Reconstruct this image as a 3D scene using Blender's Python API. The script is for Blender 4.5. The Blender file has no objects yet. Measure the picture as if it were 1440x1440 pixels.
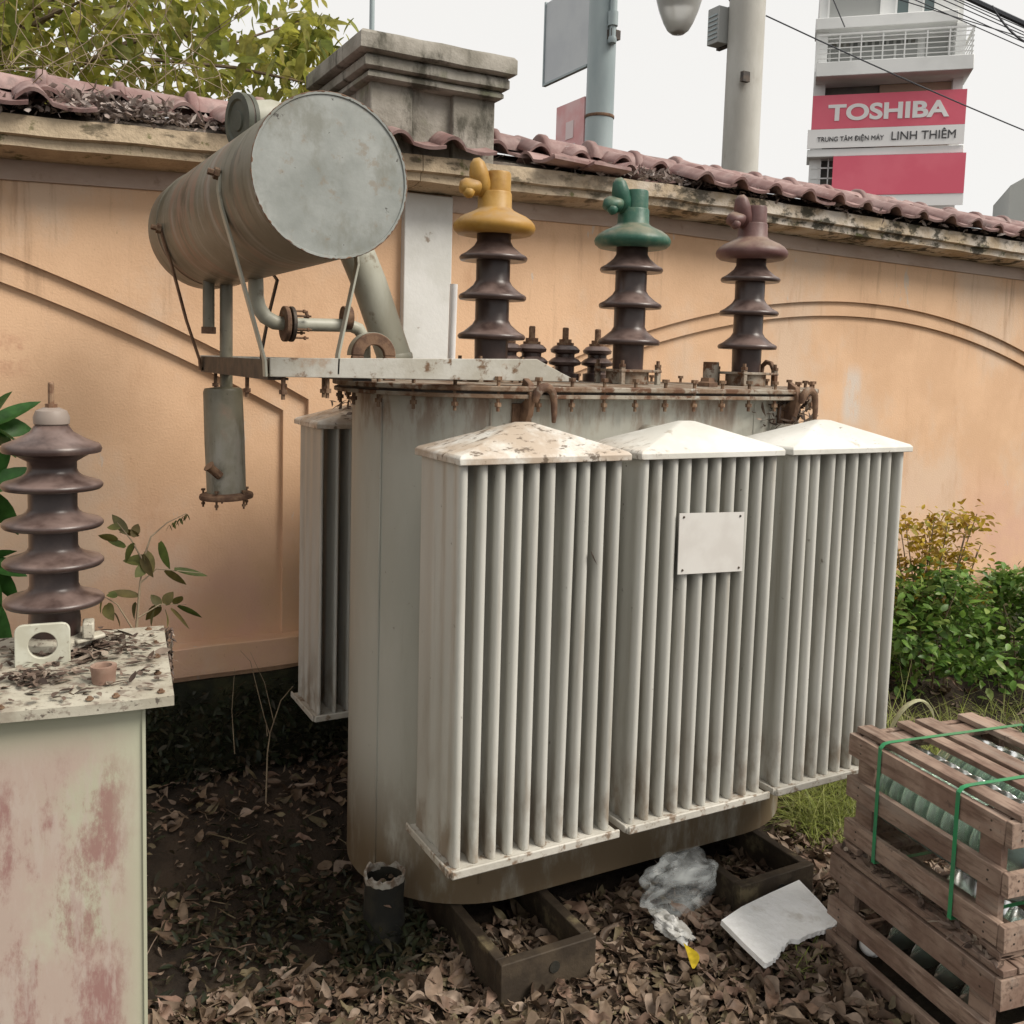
import bpy, math, random
from mathutils import Vector, Matrix, noise
R_ = math.radians
rnd = random.Random(7)
sc = bpy.context.scene
COL = sc.collection

# ------------------------------------------------------------------ camera
F, CX, CY, IMG = 1350.0, 720.0, 630.0, 1440.0          # focal length and principal point in photo pixels
EYE = Vector((0, 0, 1.55))
_down = Vector((-.028, 1, (CY - 505) / F)).normalized()
_d1 = Vector(((3200 - CX) / F, (505 + .028 * (3200 - CX) - CY) / F, 1)).normalized()
_up = -_down
_d2 = _up.cross(_d1)
ROT = Matrix((_d1, _d2, _up))                           # camera (x right, y down, z forward) -> world
cam = bpy.data.objects.new('camera', bpy.data.cameras.new('camera'))
COL.objects.link(cam)
cam.data.sensor_width = 36
cam.data.lens = 36 * F / IMG
cam.data.shift_y = (CY - IMG / 2) / IMG
cam.data.clip_start, cam.data.clip_end = .05, 2000
_m = Matrix((ROT @ Vector((1, 0, 0)), ROT @ Vector((0, -1, 0)), ROT @ Vector((0, 0, -1)))).transposed().to_4x4()
cam.matrix_world = Matrix.Translation(EYE) @ _m
sc.camera = cam

def at(px, py, X=None, Y=None, Z=None):
    """point of the real place seen at a photo pixel, on the plane X, Y or Z"""
    r = ROT @ Vector(((px - CX) / F, (py - CY) / F, 1))
    t = (X / r.x) if X is not None else (Y / r.y) if Y is not None else ((Z - EYE.z) / r.z)
    return EYE + r * t

# ------------------------------------------------------------------ overcast sky, one soft sun
SUN_DIR = Vector((.50, -.58, .80)).normalized()
w = bpy.data.worlds.new('World'); sc.world = w; w.use_nodes = True
nt = w.node_tree; nt.nodes.clear()
_sky = nt.nodes.new('ShaderNodeTexSky'); _sky.sky_type = 'NISHITA'; _sky.sun_disc = False
_sky.sun_elevation = math.asin(SUN_DIR.z); _sky.sun_rotation = math.atan2(SUN_DIR.x, SUN_DIR.y)
_hs = nt.nodes.new('ShaderNodeHueSaturation'); _hs.inputs['Saturation'].default_value = .12
_mx = nt.nodes.new('ShaderNodeMix'); _mx.data_type = 'RGBA'; _mx.inputs['Factor'].default_value = .9
_mx.inputs['B'].default_value = (9.0, 8.85, 8.6, 1)      # the cloud layer
_bg = nt.nodes.new('ShaderNodeBackground'); _bg.inputs['Strength'].default_value = .0385
_wo = nt.nodes.new('ShaderNodeOutputWorld')
nt.links.new(_sky.outputs[0], _hs.inputs['Color']); nt.links.new(_hs.outputs[0], _mx.inputs['A'])
nt.links.new(_mx.outputs['Result'], _bg.inputs[0]); nt.links.new(_bg.outputs[0], _wo.inputs[0])
sun = bpy.data.objects.new('sun', bpy.data.lights.new('sun', 'SUN')); COL.objects.link(sun)
sun.data.energy = 1.5; sun.data.angle = R_(28); sun.data.color = (1, .93, .83)
sun.rotation_euler = SUN_DIR.to_track_quat('Z', 'Y').to_euler()
sc.view_settings.view_transform = 'Standard'; sc.view_settings.look = 'None'
sc.view_settings.exposure = 1.48; sc.view_settings.gamma = 1.0

# ------------------------------------------------------------------ helpers
W = {}                                                  # object name -> origin in build coordinates
def thing(name, label, cat, loc=(0, 0, 0), group=None):
    o = bpy.data.objects.new(name, None); COL.objects.link(o)
    o.empty_display_size = .1; o.location = loc; W[o.name] = Vector(loc)
    return tag(o, label, cat, group)
def tag(o, label, cat, group=None):
    o['label'] = label; o['category'] = cat
    if group: o['group'] = group
    return o
def kind(o, k): o['kind'] = k; return o
def place(o, loc, rz=0, rx=0, ry=0):
    o.location = loc; o.rotation_euler = (rx, ry, rz); return o
def mesh_obj(me, name, parent, pos, rot=None, scale=None):
    o = bpy.data.objects.new(name, me); COL.objects.link(o)
    pos = Vector(pos); W[o.name] = pos
    o.location = pos - (W[parent.name] if parent else Vector())
    if parent: o.parent = parent
    if rot is not None: o.rotation_euler = rot
    if scale is not None: o.scale = scale if hasattr(scale, '__len__') else (scale,) * 3
    return o
def copy_tree(o, parent=None):
    c = o.copy(); COL.objects.link(c)
    if parent: c.parent = parent
    for ch in o.children: copy_tree(ch, c)
    return c

class MB:
    def __init__(s): s.v = []; s.f = []
    def add(s, vs, fs):
        n = len(s.v); s.v += [Vector(v) for v in vs]; s.f += [tuple(i + n for i in f) for f in fs]; return s
    def box(s, x0, x1, y0, y1, z0, z1, M=None):
        vs = [Vector((x, y, z)) for z in (z0, z1) for y in (y0, y1) for x in (x0, x1)]
        if M: vs = [M @ v for v in vs]
        return s.add(vs, [(0, 2, 3, 1), (4, 5, 7, 6), (0, 1, 5, 4), (2, 6, 7, 3), (0, 4, 6, 2), (1, 3, 7, 5)])
    def bar(s, a, b, wd, th, up=(0, 0, 1)):
        a, b = Vector(a), Vector(b); d = (b - a).normalized(); u = Vector(up)
        x = d.cross(u).normalized(); y = x.cross(d)
        vs = [p + x * i * wd / 2 + y * j * th / 2 for p in (a, b) for j in (-1, 1) for i in (-1, 1)]
        return s.add(vs, [(0, 2, 3, 1), (4, 5, 7, 6), (0, 1, 5, 4), (2, 6, 7, 3), (0, 4, 6, 2), (1, 3, 7, 5)])
    def tube(s, pts, r, n=12, caps=True):
        pts = [Vector(p) for p in pts]; m = len(pts)
        rs = r if hasattr(r, '__len__') else [r] * m
        vs = []; fs = []; ref = None
        for i, p in enumerate(pts):
            d = (pts[min(i + 1, m - 1)] - pts[max(i - 1, 0)]).normalized()
            if ref is None:
                ref = d.orthogonal().normalized()
            ref = (ref - d * ref.dot(d)).normalized(); b = d.cross(ref)
            for k in range(n):
                a = 2 * math.pi * k / n
                vs.append(p + (ref * math.cos(a) + b * math.sin(a)) * rs[i])
        for i in range(m - 1):
            for k in range(n):
                fs.append((i * n + k, i * n + (k + 1) % n, (i + 1) * n + (k + 1) % n, (i + 1) * n + k))
        if caps: fs += [tuple(range(n - 1, -1, -1)), tuple((m - 1) * n + k for k in range(n))]
        return s.add(vs, fs)
    def lathe(s, prof, o=(0, 0, 0), axis=(0, 0, 1), n=32, caps=True, wob=0):
        q = Vector((0, 0, 1)).rotation_difference(Vector(axis).normalized()); o = Vector(o)
        vs = []; fs = []; m = len(prof)
        for r, z in prof:
            for k in range(n):
                a = 2 * math.pi * k / n
                rr = r * (1 + wob * math.sin(3 * a + z * 40))
                vs.append(o + q @ Vector((rr * math.cos(a), rr * math.sin(a), z)))
        for i in range(m - 1):
            for k in range(n):
                fs.append((i * n + k, i * n + (k + 1) % n, (i + 1) * n + (k + 1) % n, (i + 1) * n + k))
        if caps: fs += [tuple(range(n - 1, -1, -1)), tuple((m - 1) * n + k for k in range(n))]
        return s.add(vs, fs)
    def prism(s, poly, h0, h1, M=None):
        n = len(poly); M = M or Matrix()
        vs = [M @ Vector((x, y, h)) for h in (h0, h1) for x, y in poly]
        fs = [tuple(range(n - 1, -1, -1)), tuple(range(n, 2 * n))] + [(k, (k + 1) % n, n + (k + 1) % n, n + k) for k in range(n)]
        return s.add(vs, fs)
    def mesh(s, name, mat, smooth=True, ang=35, center=True):
        xs = [v.x for v in s.v]; ys = [v.y for v in s.v]; zs = [v.z for v in s.v]
        c = Vector(((min(xs) + max(xs)) / 2, (min(ys) + max(ys)) / 2, (min(zs) + max(zs)) / 2)) if center else Vector()
        me = bpy.data.meshes.new(name); me.from_pydata([v - c for v in s.v], [], s.f); me.update()
        for m in (mat if isinstance(mat, (list, tuple)) else [mat]): me.materials.append(m)
        if smooth:
            me.shade_smooth(); me.set_sharp_from_angle(angle=R_(ang))
        return me, c
    def build(s, name, mat, parent=None, smooth=True, ang=35, bevel=0, seg=2):
        me, c = s.mesh(name, mat, smooth, ang)
        o = mesh_obj(me, name, parent, c)
        if bevel:
            b = o.modifiers.new('bevel', 'BEVEL'); b.width = bevel; b.segments = seg; b.limit_method = 'ANGLE'; b.angle_limit = R_(40)
            b.harden_normals = False
        return o

# ------------------------------------------------------------------ materials
def hexc(r, g, b): return (r, g, b, 1)
def mk(name, col, var=None, scale=6, stretch=(1, 1, 1), rough=.6, metal=0, stains=(), bump=0, bscale=60, spec=.4,
       rand=0, coat=0, obj=False, lohi=(.38, .62), dust=None):
    m = bpy.data.materials.new(name); m.use_nodes = True
    t = m.node_tree; N = t.nodes; L = t.links
    p = N['Principled BSDF']
    p.inputs['Roughness'].default_value = rough; p.inputs['Metallic'].default_value = metal
    p.inputs['Specular IOR Level'].default_value = spec
    if coat: p.inputs['Coat Weight'].default_value = coat; p.inputs['Coat Roughness'].default_value = .25
    if obj:
        tc = N.new('ShaderNodeTexCoord'); pos = tc.outputs['Object']
    else:
        g = N.new('ShaderNodeNewGeometry'); pos = g.outputs['Position']
    if obj:
        oi = N.new('ShaderNodeObjectInfo'); ad = N.new('ShaderNodeVectorMath'); ad.operation = 'MULTIPLY_ADD'
        ad.inputs[1].default_value = (1, 1, 1)
        cmb = N.new('ShaderNodeVectorMath'); cmb.operation = 'SCALE'; cmb.inputs[0].default_value = (17, 31, 23)
        L.new(oi.outputs['Random'], cmb.inputs['Scale']); L.new(pos, ad.inputs[0]); L.new(cmb.outputs[0], ad.inputs[2]); pos = ad.outputs[0]
    def nz(sc_, st, det=6, ro=.6):
        mp = N.new('ShaderNodeMapping'); mp.inputs['Scale'].default_value = st
        n = N.new('ShaderNodeTexNoise'); n.inputs['Scale'].default_value = sc_; n.inputs['Detail'].default_value = det
        n.inputs['Roughness'].default_value = ro
        L.new(pos, mp.inputs[0]); L.new(mp.outputs[0], n.inputs['Vector']); return n.outputs[0]
    def mr(v, a, b):
        r = N.new('ShaderNodeMapRange'); r.inputs['From Min'].default_value = a; r.inputs['From Max'].default_value = b
        r.interpolation_type = 'SMOOTHSTEP'
        L.new(v, r.inputs['Value']); return r.outputs[0]
    def mix(fac, a, b):
        x = N.new('ShaderNodeMix'); x.data_type = 'RGBA'
        L.new(fac, x.inputs['Factor'])
        for k, v in (('A', a), ('B', b)):
            if isinstance(v, tuple): x.inputs[k].default_value = v
            else: L.new(v, x.inputs[k])
        return x.outputs['Result']
    c = hexc(*col)
    if var: c = mix(mr(nz(scale, stretch), *lohi), c, hexc(*var))
    zsep = None
    for st in stains:
        fac = mr(nz(st['scale'], st.get('stretch', (1, 1, 1)), st.get('det', 7), st.get('ro', .65)), st['lo'], st['hi'])
        if any(k in st for k in ('x', 'y', 'z', 'x2', 'z2')):
            if zsep is None:
                zsep = N.new('ShaderNodeSeparateXYZ'); gg = N.new('ShaderNodeNewGeometry'); L.new(gg.outputs['Position'], zsep.inputs[0])
            for ax in ('x', 'y', 'z', 'x2', 'z2'):
                if ax in st:
                    mu = N.new('ShaderNodeMath'); mu.operation = 'MULTIPLY'
                    L.new(fac, mu.inputs[0]); L.new(mr(zsep.outputs['xyz'.index(ax[0])], *st[ax]), mu.inputs[1]); fac = mu.outputs[0]
        if st.get('amt', 1) != 1:
            mu = N.new('ShaderNodeMath'); mu.operation = 'MULTIPLY'; mu.inputs[1].default_value = st['amt']; L.new(fac, mu.inputs[0]); fac = mu.outputs[0]
        c = mix(fac, c, hexc(*st['col']))
    if dust:                                            # dust settled on upward faces
        gn = N.new('ShaderNodeNewGeometry'); sn = N.new('ShaderNodeSeparateXYZ'); L.new(gn.outputs['Normal'], sn.inputs[0])
        mu = N.new('ShaderNodeMath'); mu.operation = 'MULTIPLY'
        L.new(mr(sn.outputs[2], .25, .85), mu.inputs[0]); L.new(mr(nz(18, (1, 1, 1)), .25, .65), mu.inputs[1])
        m2 = N.new('ShaderNodeMath'); m2.operation = 'MULTIPLY'; m2.inputs[1].default_value = dust[1]; L.new(mu.outputs[0], m2.inputs[0])
        c = mix(m2.outputs[0], c, hexc(*dust[0]))
    if rand:
        oi = N.new('ShaderNodeObjectInfo'); hs = N.new('ShaderNodeHueSaturation')
        mm = N.new('ShaderNodeMapRange'); mm.inputs['To Min'].default_value = 1 - rand; mm.inputs['To Max'].default_value = 1 + rand
        L.new(oi.outputs['Random'], mm.inputs['Value']); L.new(mm.outputs[0], hs.inputs['Value'])
        if isinstance(c, tuple): hs.inputs['Color'].default_value = c
        else: L.new(c, hs.inputs['Color'])
        c = hs.outputs[0]
    if isinstance(c, tuple): p.inputs['Base Color'].default_value = c
    else: L.new(c, p.inputs['Base Color'])
    if bump:
        b = N.new('ShaderNodeBump'); b.inputs['Strength'].default_value = 1; b.inputs['Distance'].default_value = bump
        L.new(nz(bscale, stretch, 5), b.inputs['Height']); L.new(b.outputs[0], p.inputs['Normal'])
    return m

def leafmat(name, cols, trans=.35, rough=.55, spec=.3):
    """leaf colours vary from leaf to leaf (each leaf is an island of its mesh)"""
    m = bpy.data.materials.new(name); m.use_nodes = True; t = m.node_tree; N = t.nodes; L = t.links
    p = N['Principled BSDF']; p.inputs['Roughness'].default_value = rough; p.inputs['Specular IOR Level'].default_value = spec
    g = N.new('ShaderNodeNewGeometry'); oi = N.new('ShaderNodeObjectInfo')
    a = N.new('ShaderNodeMath'); a.operation = 'ADD'; fr = N.new('ShaderNodeMath'); fr.operation = 'FRACT'
    L.new(g.outputs['Random Per Island'], a.inputs[0]); L.new(oi.outputs['Random'], a.inputs[1]); L.new(a.outputs[0], fr.inputs[0])
    r = N.new('ShaderNodeValToRGB'); e = r.color_ramp.elements
    while len(e) < len(cols): e.new(.5)
    for i, c in enumerate(cols): e[i].position = i / (len(cols) - 1); e[i].color = hexc(*c)
    L.new(fr.outputs[0], r.inputs[0])
    n = N.new('ShaderNodeTexNoise'); n.inputs['Scale'].default_value = 45; n.inputs['Detail'].default_value = 4
    L.new(g.outputs['Position'], n.inputs['Vector'])
    hs = N.new('ShaderNodeHueSaturation'); mp = N.new('ShaderNodeMapRange'); mp.inputs['From Min'].default_value = .3; mp.inputs['From Max'].default_value = .7
    mp.inputs['To Min'].default_value = .7; mp.inputs['To Max'].default_value = 1.25
    L.new(n.outputs[0], mp.inputs['Value']); L.new(mp.outputs[0], hs.inputs['Value']); L.new(r.outputs[0], hs.inputs['Color'])
    L.new(hs.outputs[0], p.inputs['Base Color'])
    if trans:
        tr = N.new('ShaderNodeBsdfTranslucent'); L.new(hs.outputs[0], tr.inputs['Color'])
        ms = N.new('ShaderNodeMixShader'); ms.inputs[0].default_value = trans
        L.new(p.outputs[0], ms.inputs[1]); L.new(tr.outputs[0], ms.inputs[2]); L.new(ms.outputs[0], N['Material Output'].inputs[0])
    return m

RUST = (.10, .045, .02); DIRT = (.07, .05, .03)
M = {}
M['paint'] = mk('grey_green_paint', (.365, .36, .31), (.425, .42, .37), 3, (1, 1, .3), .5, stains=[
    dict(col=(.17, .14, .09), scale=7, stretch=(1, 1, .12), lo=.56, hi=.78, amt=.55),
    dict(col=(.12, .08, .04), scale=9, stretch=(1, 1, .35), lo=.20, hi=.52, z=(.46, .06), amt=.92),
    dict(col=(.16, .085, .045), scale=15, stretch=(1, 1, .3), lo=.42, hi=.62, z=(1.26, 1.44), amt=.8), dict(col=(.075, .045, .03), scale=24, stretch=(1, 1, .5), lo=.46, hi=.58, z=(1.28, 1.40), x=(2.12, 2.26), amt=.9),
    dict(col=DIRT, scale=40, lo=.66, hi=.74, amt=.5)], bump=.0008, bscale=40)
M['fin'] = mk('radiator_fin_paint', (.44, .435, .395), (.51, .505, .465), 4, (1, 1, .25), .48, stains=[
    dict(col=(.20, .16, .10), scale=9, stretch=(1, 1, .2), lo=.55, hi=.8, amt=.45),
    dict(col=(.16, .10, .05), scale=12, stretch=(1, 1, .5), lo=.42, hi=.66, z=(.62, .32), amt=.7),
    dict(col=(.09, .07, .05), scale=30, lo=.67, hi=.72, amt=.7), dict(col=(.24, .19, .13), scale=16, stretch=(1, 1, .06), lo=.54, hi=.74, amt=.5)], bump=.001, bscale=30, rand=.07)
M['cap'] = mk('radiator_cap_paint', (.56, .55, .50), (.66, .65, .61), 5, rough=.5, stains=[
    dict(col=(.36, .27, .19), scale=9, lo=.32, hi=.60, x=(1.60, 1.36), amt=.8),
    dict(col=(.10, .07, .045), scale=26, stretch=(1, 2.2, 1), lo=.55, hi=.62, x=(1.6, 1.4), amt=.85),
    dict(col=(.13, .10, .07), scale=34, stretch=(1, 2.5, 1), lo=.63, hi=.68, x=(2.08, 2.16), amt=.9),
    dict(col=(.22, .16, .1), scale=22, lo=.62, hi=.72, amt=.5)], bump=.0012, bscale=30)
M['plate'] = mk('bottom_plate_paint', (.42, .40, .35), (.5, .48, .43), 8, rough=.6, stains=[
    dict(col=(.14, .08, .04), scale=26, lo=.52, hi=.64, amt=.8)], bump=.0015, bscale=50)
M['rust'] = mk('rusty_steel', (.085, .045, .028), (.17, .10, .06), 22, rough=.8, stains=[dict(col=(.30, .27, .22), scale=16, lo=.6, hi=.7, amt=.5)], bump=.002, bscale=70)
M['cover'] = mk('stained_cover_paint', (.30, .27, .22), (.16, .10, .06), 12, rough=.65, stains=[dict(col=RUST, scale=20, lo=.5, hi=.6), dict(col=(.35, .34, .3), scale=9, lo=.62, hi=.7)], bump=.0015)
M['beam'] = mk('bracket_paint', (.43, .42, .38), (.34, .32, .27), 8, rough=.6, stains=[
    dict(col=(.13, .075, .04), scale=24, lo=.54, hi=.66), dict(col=(.28, .17, .1), scale=10, lo=.58, hi=.72, amt=.7)], bump=.001)
M['dark_steel'] = mk('dark_steel', (.03, .024, .02), (.07, .05, .035), 20, rough=.6, bump=.001)
M['bolt'] = mk('rusty_bolt', (.11, .055, .03), (.2, .13, .08), 60, rough=.75, rand=.3)
M['tankgrey'] = mk('conservator_paint', (.115, .103, .070), (.215, .20, .155), 6, (.6, .35, .6), .5, lohi=(.30, .70), stains=[
    dict(col=(.27, .155, .11), scale=4, stretch=(.7, 2.6, .7), lo=.50, hi=.62, amt=.65, det=10), dict(col=(.32, .31, .28), scale=7, stretch=(.4, 3, .4), lo=.52, hi=.66, amt=.55, det=10),
    dict(col=(.06, .055, .03), scale=9, stretch=(.6, 2, .6), lo=.50, hi=.66, amt=.7, det=10),
    dict(col=(.04, .03, .025), scale=60, lo=.66, hi=.72, amt=.8)], bump=.001, bscale=25)
M['endplate'] = mk('end_plate_paint', (.20, .215, .20), (.31, .325, .31), 9, rough=.5, lohi=(.25, .75), stains=[dict(col=(.36, .37, .355), scale=3.5, lo=.5, hi=.66, amt=.8),
    dict(col=(.15, .15, .12), scale=14, stretch=(1, 1, .6), lo=.50, hi=.68, amt=.6, det=12), dict(col=(.035, .03, .025), scale=36, lo=.665, hi=.70, amt=.9), dict(col=(.20, .15, .10), scale=24, lo=.58, hi=.68, amt=.5)], bump=.001, bscale=25)
M['pipe'] = mk('pipe_paint', (.37, .37, .31), (.29, .28, .22), 8, (1, 1, .4), .45, stains=[dict(col=(.12, .08, .04), scale=18, lo=.58, hi=.72, amt=.7)], bump=.0005)
M['dullgreen'] = mk('dull_green_flange', (.055, .06, .045), (.09, .095, .07), 12, rough=.6)
M['porcelain'] = mk('brown_porcelain', (.040, .024, .021), (.06, .038, .033), 14, rough=.34, spec=.45, stains=[dict(col=(.18, .13, .105), scale=7, lo=.52, hi=.78, amt=.35)], dust=((.24, .175, .155), .62))
M['yellow'] = mk('yellow_cap', (.33, .175, .028), (.37, .215, .05), 14, rough=.5, stains=[dict(col=(.2, .09, .02), scale=16, lo=.48, hi=.70, amt=.6)], dust=((.32, .25, .18), .5), bump=.0008, bscale=70)
M['green'] = mk('green_cap', (.018, .075, .05), (.028, .10, .068), 14, rough=.45, stains=[dict(col=(.16, .17, .1), scale=14, lo=.50, hi=.72, amt=.55)], dust=((.32, .25, .18), .5), bump=.0008, bscale=70)
M['red'] = mk('red_cap', (.10, .045, .042), (.13, .066, .06), 14, rough=.5, stains=[dict(col=(.07, .03, .025), scale=16, lo=.48, hi=.70, amt=.6)], dust=((.32, .25, .18), .5), bump=.0008, bscale=70)
M['nameplate'] = mk('blank_plate', (.60, .585, .555), (.55, .53, .50), 10, rough=.4, stains=[dict(col=(.4, .34, .27), scale=14, lo=.62, hi=.8, amt=.4)])
PC = at(1199, 556, Y=3.61)
M['stucco'] = mk('peach_stucco', (.66, .435, .275), (.59, .38, .235), 2.2, rough=.9, stains=[
    dict(col=(.57, .345, .27), scale=1.6, lo=.36, hi=.60, z=(1.2, .4), amt=.8), dict(col=(.60, .47, .36), scale=1.3, stretch=(1, 1, .7), lo=.50, hi=.64, amt=.6), dict(col=(.33, .20, .12), scale=16, stretch=(1, 1, .08), lo=.54, hi=.74, z=(1.3, 2.1), amt=.7), dict(col=(.30, .19, .11), scale=70, stretch=(1, 1, .6), lo=.64, hi=.72, amt=.35),
    dict(col=(.40, .20, .10), scale=5, stretch=(1, 1, .3), lo=.55, hi=.8, amt=.5),
    dict(col=(.16, .09, .05), scale=42, lo=.72, hi=.77, amt=.7),
    dict(col=(.07, .06, .025), scale=10, lo=.28, hi=.50, z=(.40, .24)),
    dict(col=(.50, .47, .42), scale=8, stretch=(1, 1, .35), lo=.66, hi=.70, amt=.6),
    dict(col=(.56, .51, .46), scale=13, stretch=(1, 1, .4), lo=.34, hi=.50, amt=.75, x=(PC.x - .085, PC.x - .03), x2=(PC.x + .085, PC.x + .03), z=(PC.z - .2, PC.z - .08), z2=(PC.z + .19, PC.z + .08)),
    dict(col=(.42, .20, .13), scale=10, lo=.42, hi=.58, amt=.5, x=(-.1, 0), x2=(.16, .08), z=(1.42, 1.5), z2=(1.62, 1.54))], bump=.0015, bscale=120)
M['plinth'] = mk('mossy_plinth', (.040, .040, .018), (.018, .019, .011), 9, rough=.95, stains=[dict(col=(.10, .07, .04), scale=6, lo=.58, hi=.75, amt=.6)], bump=.012, bscale=26)
M['band'] = mk('pale_frieze', (.52, .42, .36), (.42, .32, .26), 5, (.4, 1, 1), .9, stains=[dict(col=(.2, .13, .08), scale=14, lo=.58, hi=.75, amt=.5)], bump=.001)
M['coping'] = mk('weathered_coping', (.45, .36, .25), (.37, .29, .20), 7, rough=.9, stains=[
    dict(col=(.56, .51, .45), scale=5, lo=.40, hi=.60, x=(1.6, 3.0), amt=.85),
    dict(col=(.035, .032, .02), scale=9, stretch=(1, 1, 1.6), lo=.50, hi=.60, amt=.92, x=(1.2, 3.2)), dict(col=(.06, .05, .03), scale=7, stretch=(1, 1, 2.5), lo=.56, hi=.66, amt=.8),
    dict(col=(.08, .085, .02), scale=16, lo=.58, hi=.68, amt=.8)], bump=.005, bscale=50)
M['concrete'] = mk('old_concrete', (.30, .28, .245), (.20, .185, .155), 6, rough=.92, stains=[
    dict(col=(.045, .042, .03), scale=8, stretch=(1, 1, .45), lo=.50, hi=.66, amt=.9),
    dict(col=(.16, .17, .10), scale=5, lo=.55, hi=.7, amt=.6)], bump=.004, bscale=60)
M['whitewash'] = mk('white_pilaster', (.63, .63, .61), (.56, .56, .53), 5, rough=.85, stains=[dict(col=(.2, .14, .09), scale=16, lo=.66, hi=.74, amt=.8)], bump=.001)
M['tile'] = mk('clay_tile', (.215, .125, .115), (.31, .21, .195), 10, rough=.6, stains=[
    dict(col=(.10, .075, .07), scale=9, lo=.52, hi=.7, amt=.7), dict(col=(.5, .42, .4), scale=26, lo=.60, hi=.74, amt=.5)], bump=.001, rand=.16)
M['mortar'] = mk('dark_mortar', (.10, .08, .065), (.2, .17, .14), 16, rough=.95, bump=.006)
M['cabinet'] = mk('pale_green_cabinet', (.42, .435, .315), (.46, .47, .355), 4, (1, 1, .5), .5, stains=[
    dict(col=(.42, .315, .275), scale=4.2, stretch=(1, 1, .7), lo=.30, hi=.50, amt=.85, z=(.96, .86), x=(.235, .16), det=12),
    dict(col=(.26, .125, .115), scale=9, stretch=(1.2, 1, .5), lo=.465, hi=.60, amt=.8, z=(.92, .80), x=(.22, .16), det=14, ro=.78),
    dict(col=(.45, .38, .33), scale=34, stretch=(1.4, 1, .25), lo=.50, hi=.62, amt=.6, z=(.95, .8), x=(.22, .16))], bump=.0006, bscale=30)
M['lugpaint'] = mk('lug_paint', (.50, .50, .42), (.42, .41, .33), 20, rough=.5, stains=[dict(col=(.16, .12, .08), scale=50, lo=.60, hi=.68, amt=.8)])
M['lid'] = mk('dirty_lid', (.36, .335, .265), (.44, .415, .34), 7, rough=.6, stains=[
    dict(col=(.22, .18, .14), scale=13, lo=.46, hi=.66, amt=.6, det=12), dict(col=(.14, .10, .08), scale=46, lo=.52, hi=.62, amt=.7), dict(col=(.05, .035, .03), scale=80, lo=.60, hi=.66, amt=.8)], bump=.0015, bscale=50)
M['wood'] = mk('crate_wood', (.185, .118, .088), (.30, .215, .165), 7, (1, 1, 1), .75, stains=[
    dict(col=(.10, .06, .042), scale=10, stretch=(1, 7, 7), lo=.46, hi=.66, amt=.7), dict(col=(.30, .25, .21), scale=5, stretch=(.6, 4, 4), lo=.52, hi=.68, amt=.55), dict(col=(.07, .05, .04), scale=24, lo=.62, hi=.70, amt=.6)], bump=.0012, bscale=30, rand=.14, obj=True)
M['strap'] = mk('green_strap', (.035, .25, .10), (.05, .21, .10), 20, rough=.35)
M['frame'] = mk('base_channel', (.030, .021, .013), (.055, .040, .025), 12, rough=.75, stains=[dict(col=(.22, .18, .1), scale=9, lo=.55, hi=.7, amt=.6)], bump=.002)
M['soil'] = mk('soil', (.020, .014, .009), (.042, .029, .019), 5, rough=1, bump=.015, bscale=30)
M['pole_blue'] = mk('blue_grey_pole', (.27, .33, .345), (.33, .39, .40), 3, (1, 1, .3), .45)
M['pole_conc'] = mk('concrete_pole', (.48, .475, .44), (.40, .39, .355), 3, (1, 1, .4), .9, stains=[dict(col=(.2, .17, .13), scale=4, stretch=(1, 1, .4), lo=.58, hi=.74, amt=.7)], bump=.001)
M['wire'] = mk('black_wire', (.05, .055, .065), rough=.6)
M['board_grey'] = mk('grey_board', (.48, .51, .54), (.53, .56, .58), 3, rough=.5)
M['board_pink'] = mk('faded_pink_board', (.66, .33, .33), (.70, .46, .46), 5, rough=.6)
M['bwhite'] = mk('white_render', (.78, .79, .78), (.70, .71, .70), .6, rough=.85)
M['bgrey'] = mk('grey_and_shaded_render', (.34, .35, .34), rough=.85)  # plain grey walls and box; on the house, recess shade put into the colour
M['bdark'] = mk('dark_opening', (.10, .105, .10), (.16, .15, .13), 1, rough=.7)
M['bglass'] = mk('window_glass', (.09, .13, .13), rough=.15, spec=.6)
M['bbeige'] = mk('beige_panel', (.45, .34, .26), rough=.8)
M['sign_red'] = mk('sign_red', (.72, .12, .18), (.76, .15, .21), .5, rough=.5)
M['sign_white'] = mk('sign_white', (.84, .83, .82), rough=.5)
M['sign_ink'] = mk('sign_ink', (.06, .06, .065), rough=.5)
M['lampglass'] = mk('lamp_bowl', (.86, .85, .80), rough=.3, spec=.6)
M['lampglass'].node_tree.nodes['Principled BSDF'].inputs['Transmission Weight'].default_value = .7
M['foam'] = mk('white_foam', (.93, .93, .92), (.88, .88, .86), 16, rough=.9, bump=.006, bscale=45, stains=[dict(col=(.45, .40, .33), scale=9, lo=.56, hi=.72, amt=.5), dict(col=(.25, .2, .15), scale=40, lo=.68, hi=.73, amt=.8)])
M['wrapper'] = mk('dirty_wrapper', (.66, .66, .64), (.40, .39, .36), 30, rough=.7)
M['bark'] = mk('bark', (.12, .085, .055), (.2, .15, .10), 20, rough=.9, bump=.003)
M['twig'] = mk('dry_twig', (.30, .24, .16), (.2, .15, .1), 20, rough=.9)
M['can'] = mk('dark_can', (.010, .010, .008), (.022, .02, .014), 20, rough=.8, bump=.002)
M['rim'] = mk('chipped_rim', (.35, .33, .29), (.15, .11, .08), 40, rough=.8)
M['clay'] = mk('terracotta_plug', (.22, .135, .10), (.30, .21, .16), 20, rough=.8, stains=[dict(col=(.08, .04, .03), scale=20, lo=.55, hi=.65)])
M['whitecap'] = mk('grey_seal', (.25, .205, .175), rough=.5)
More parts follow.
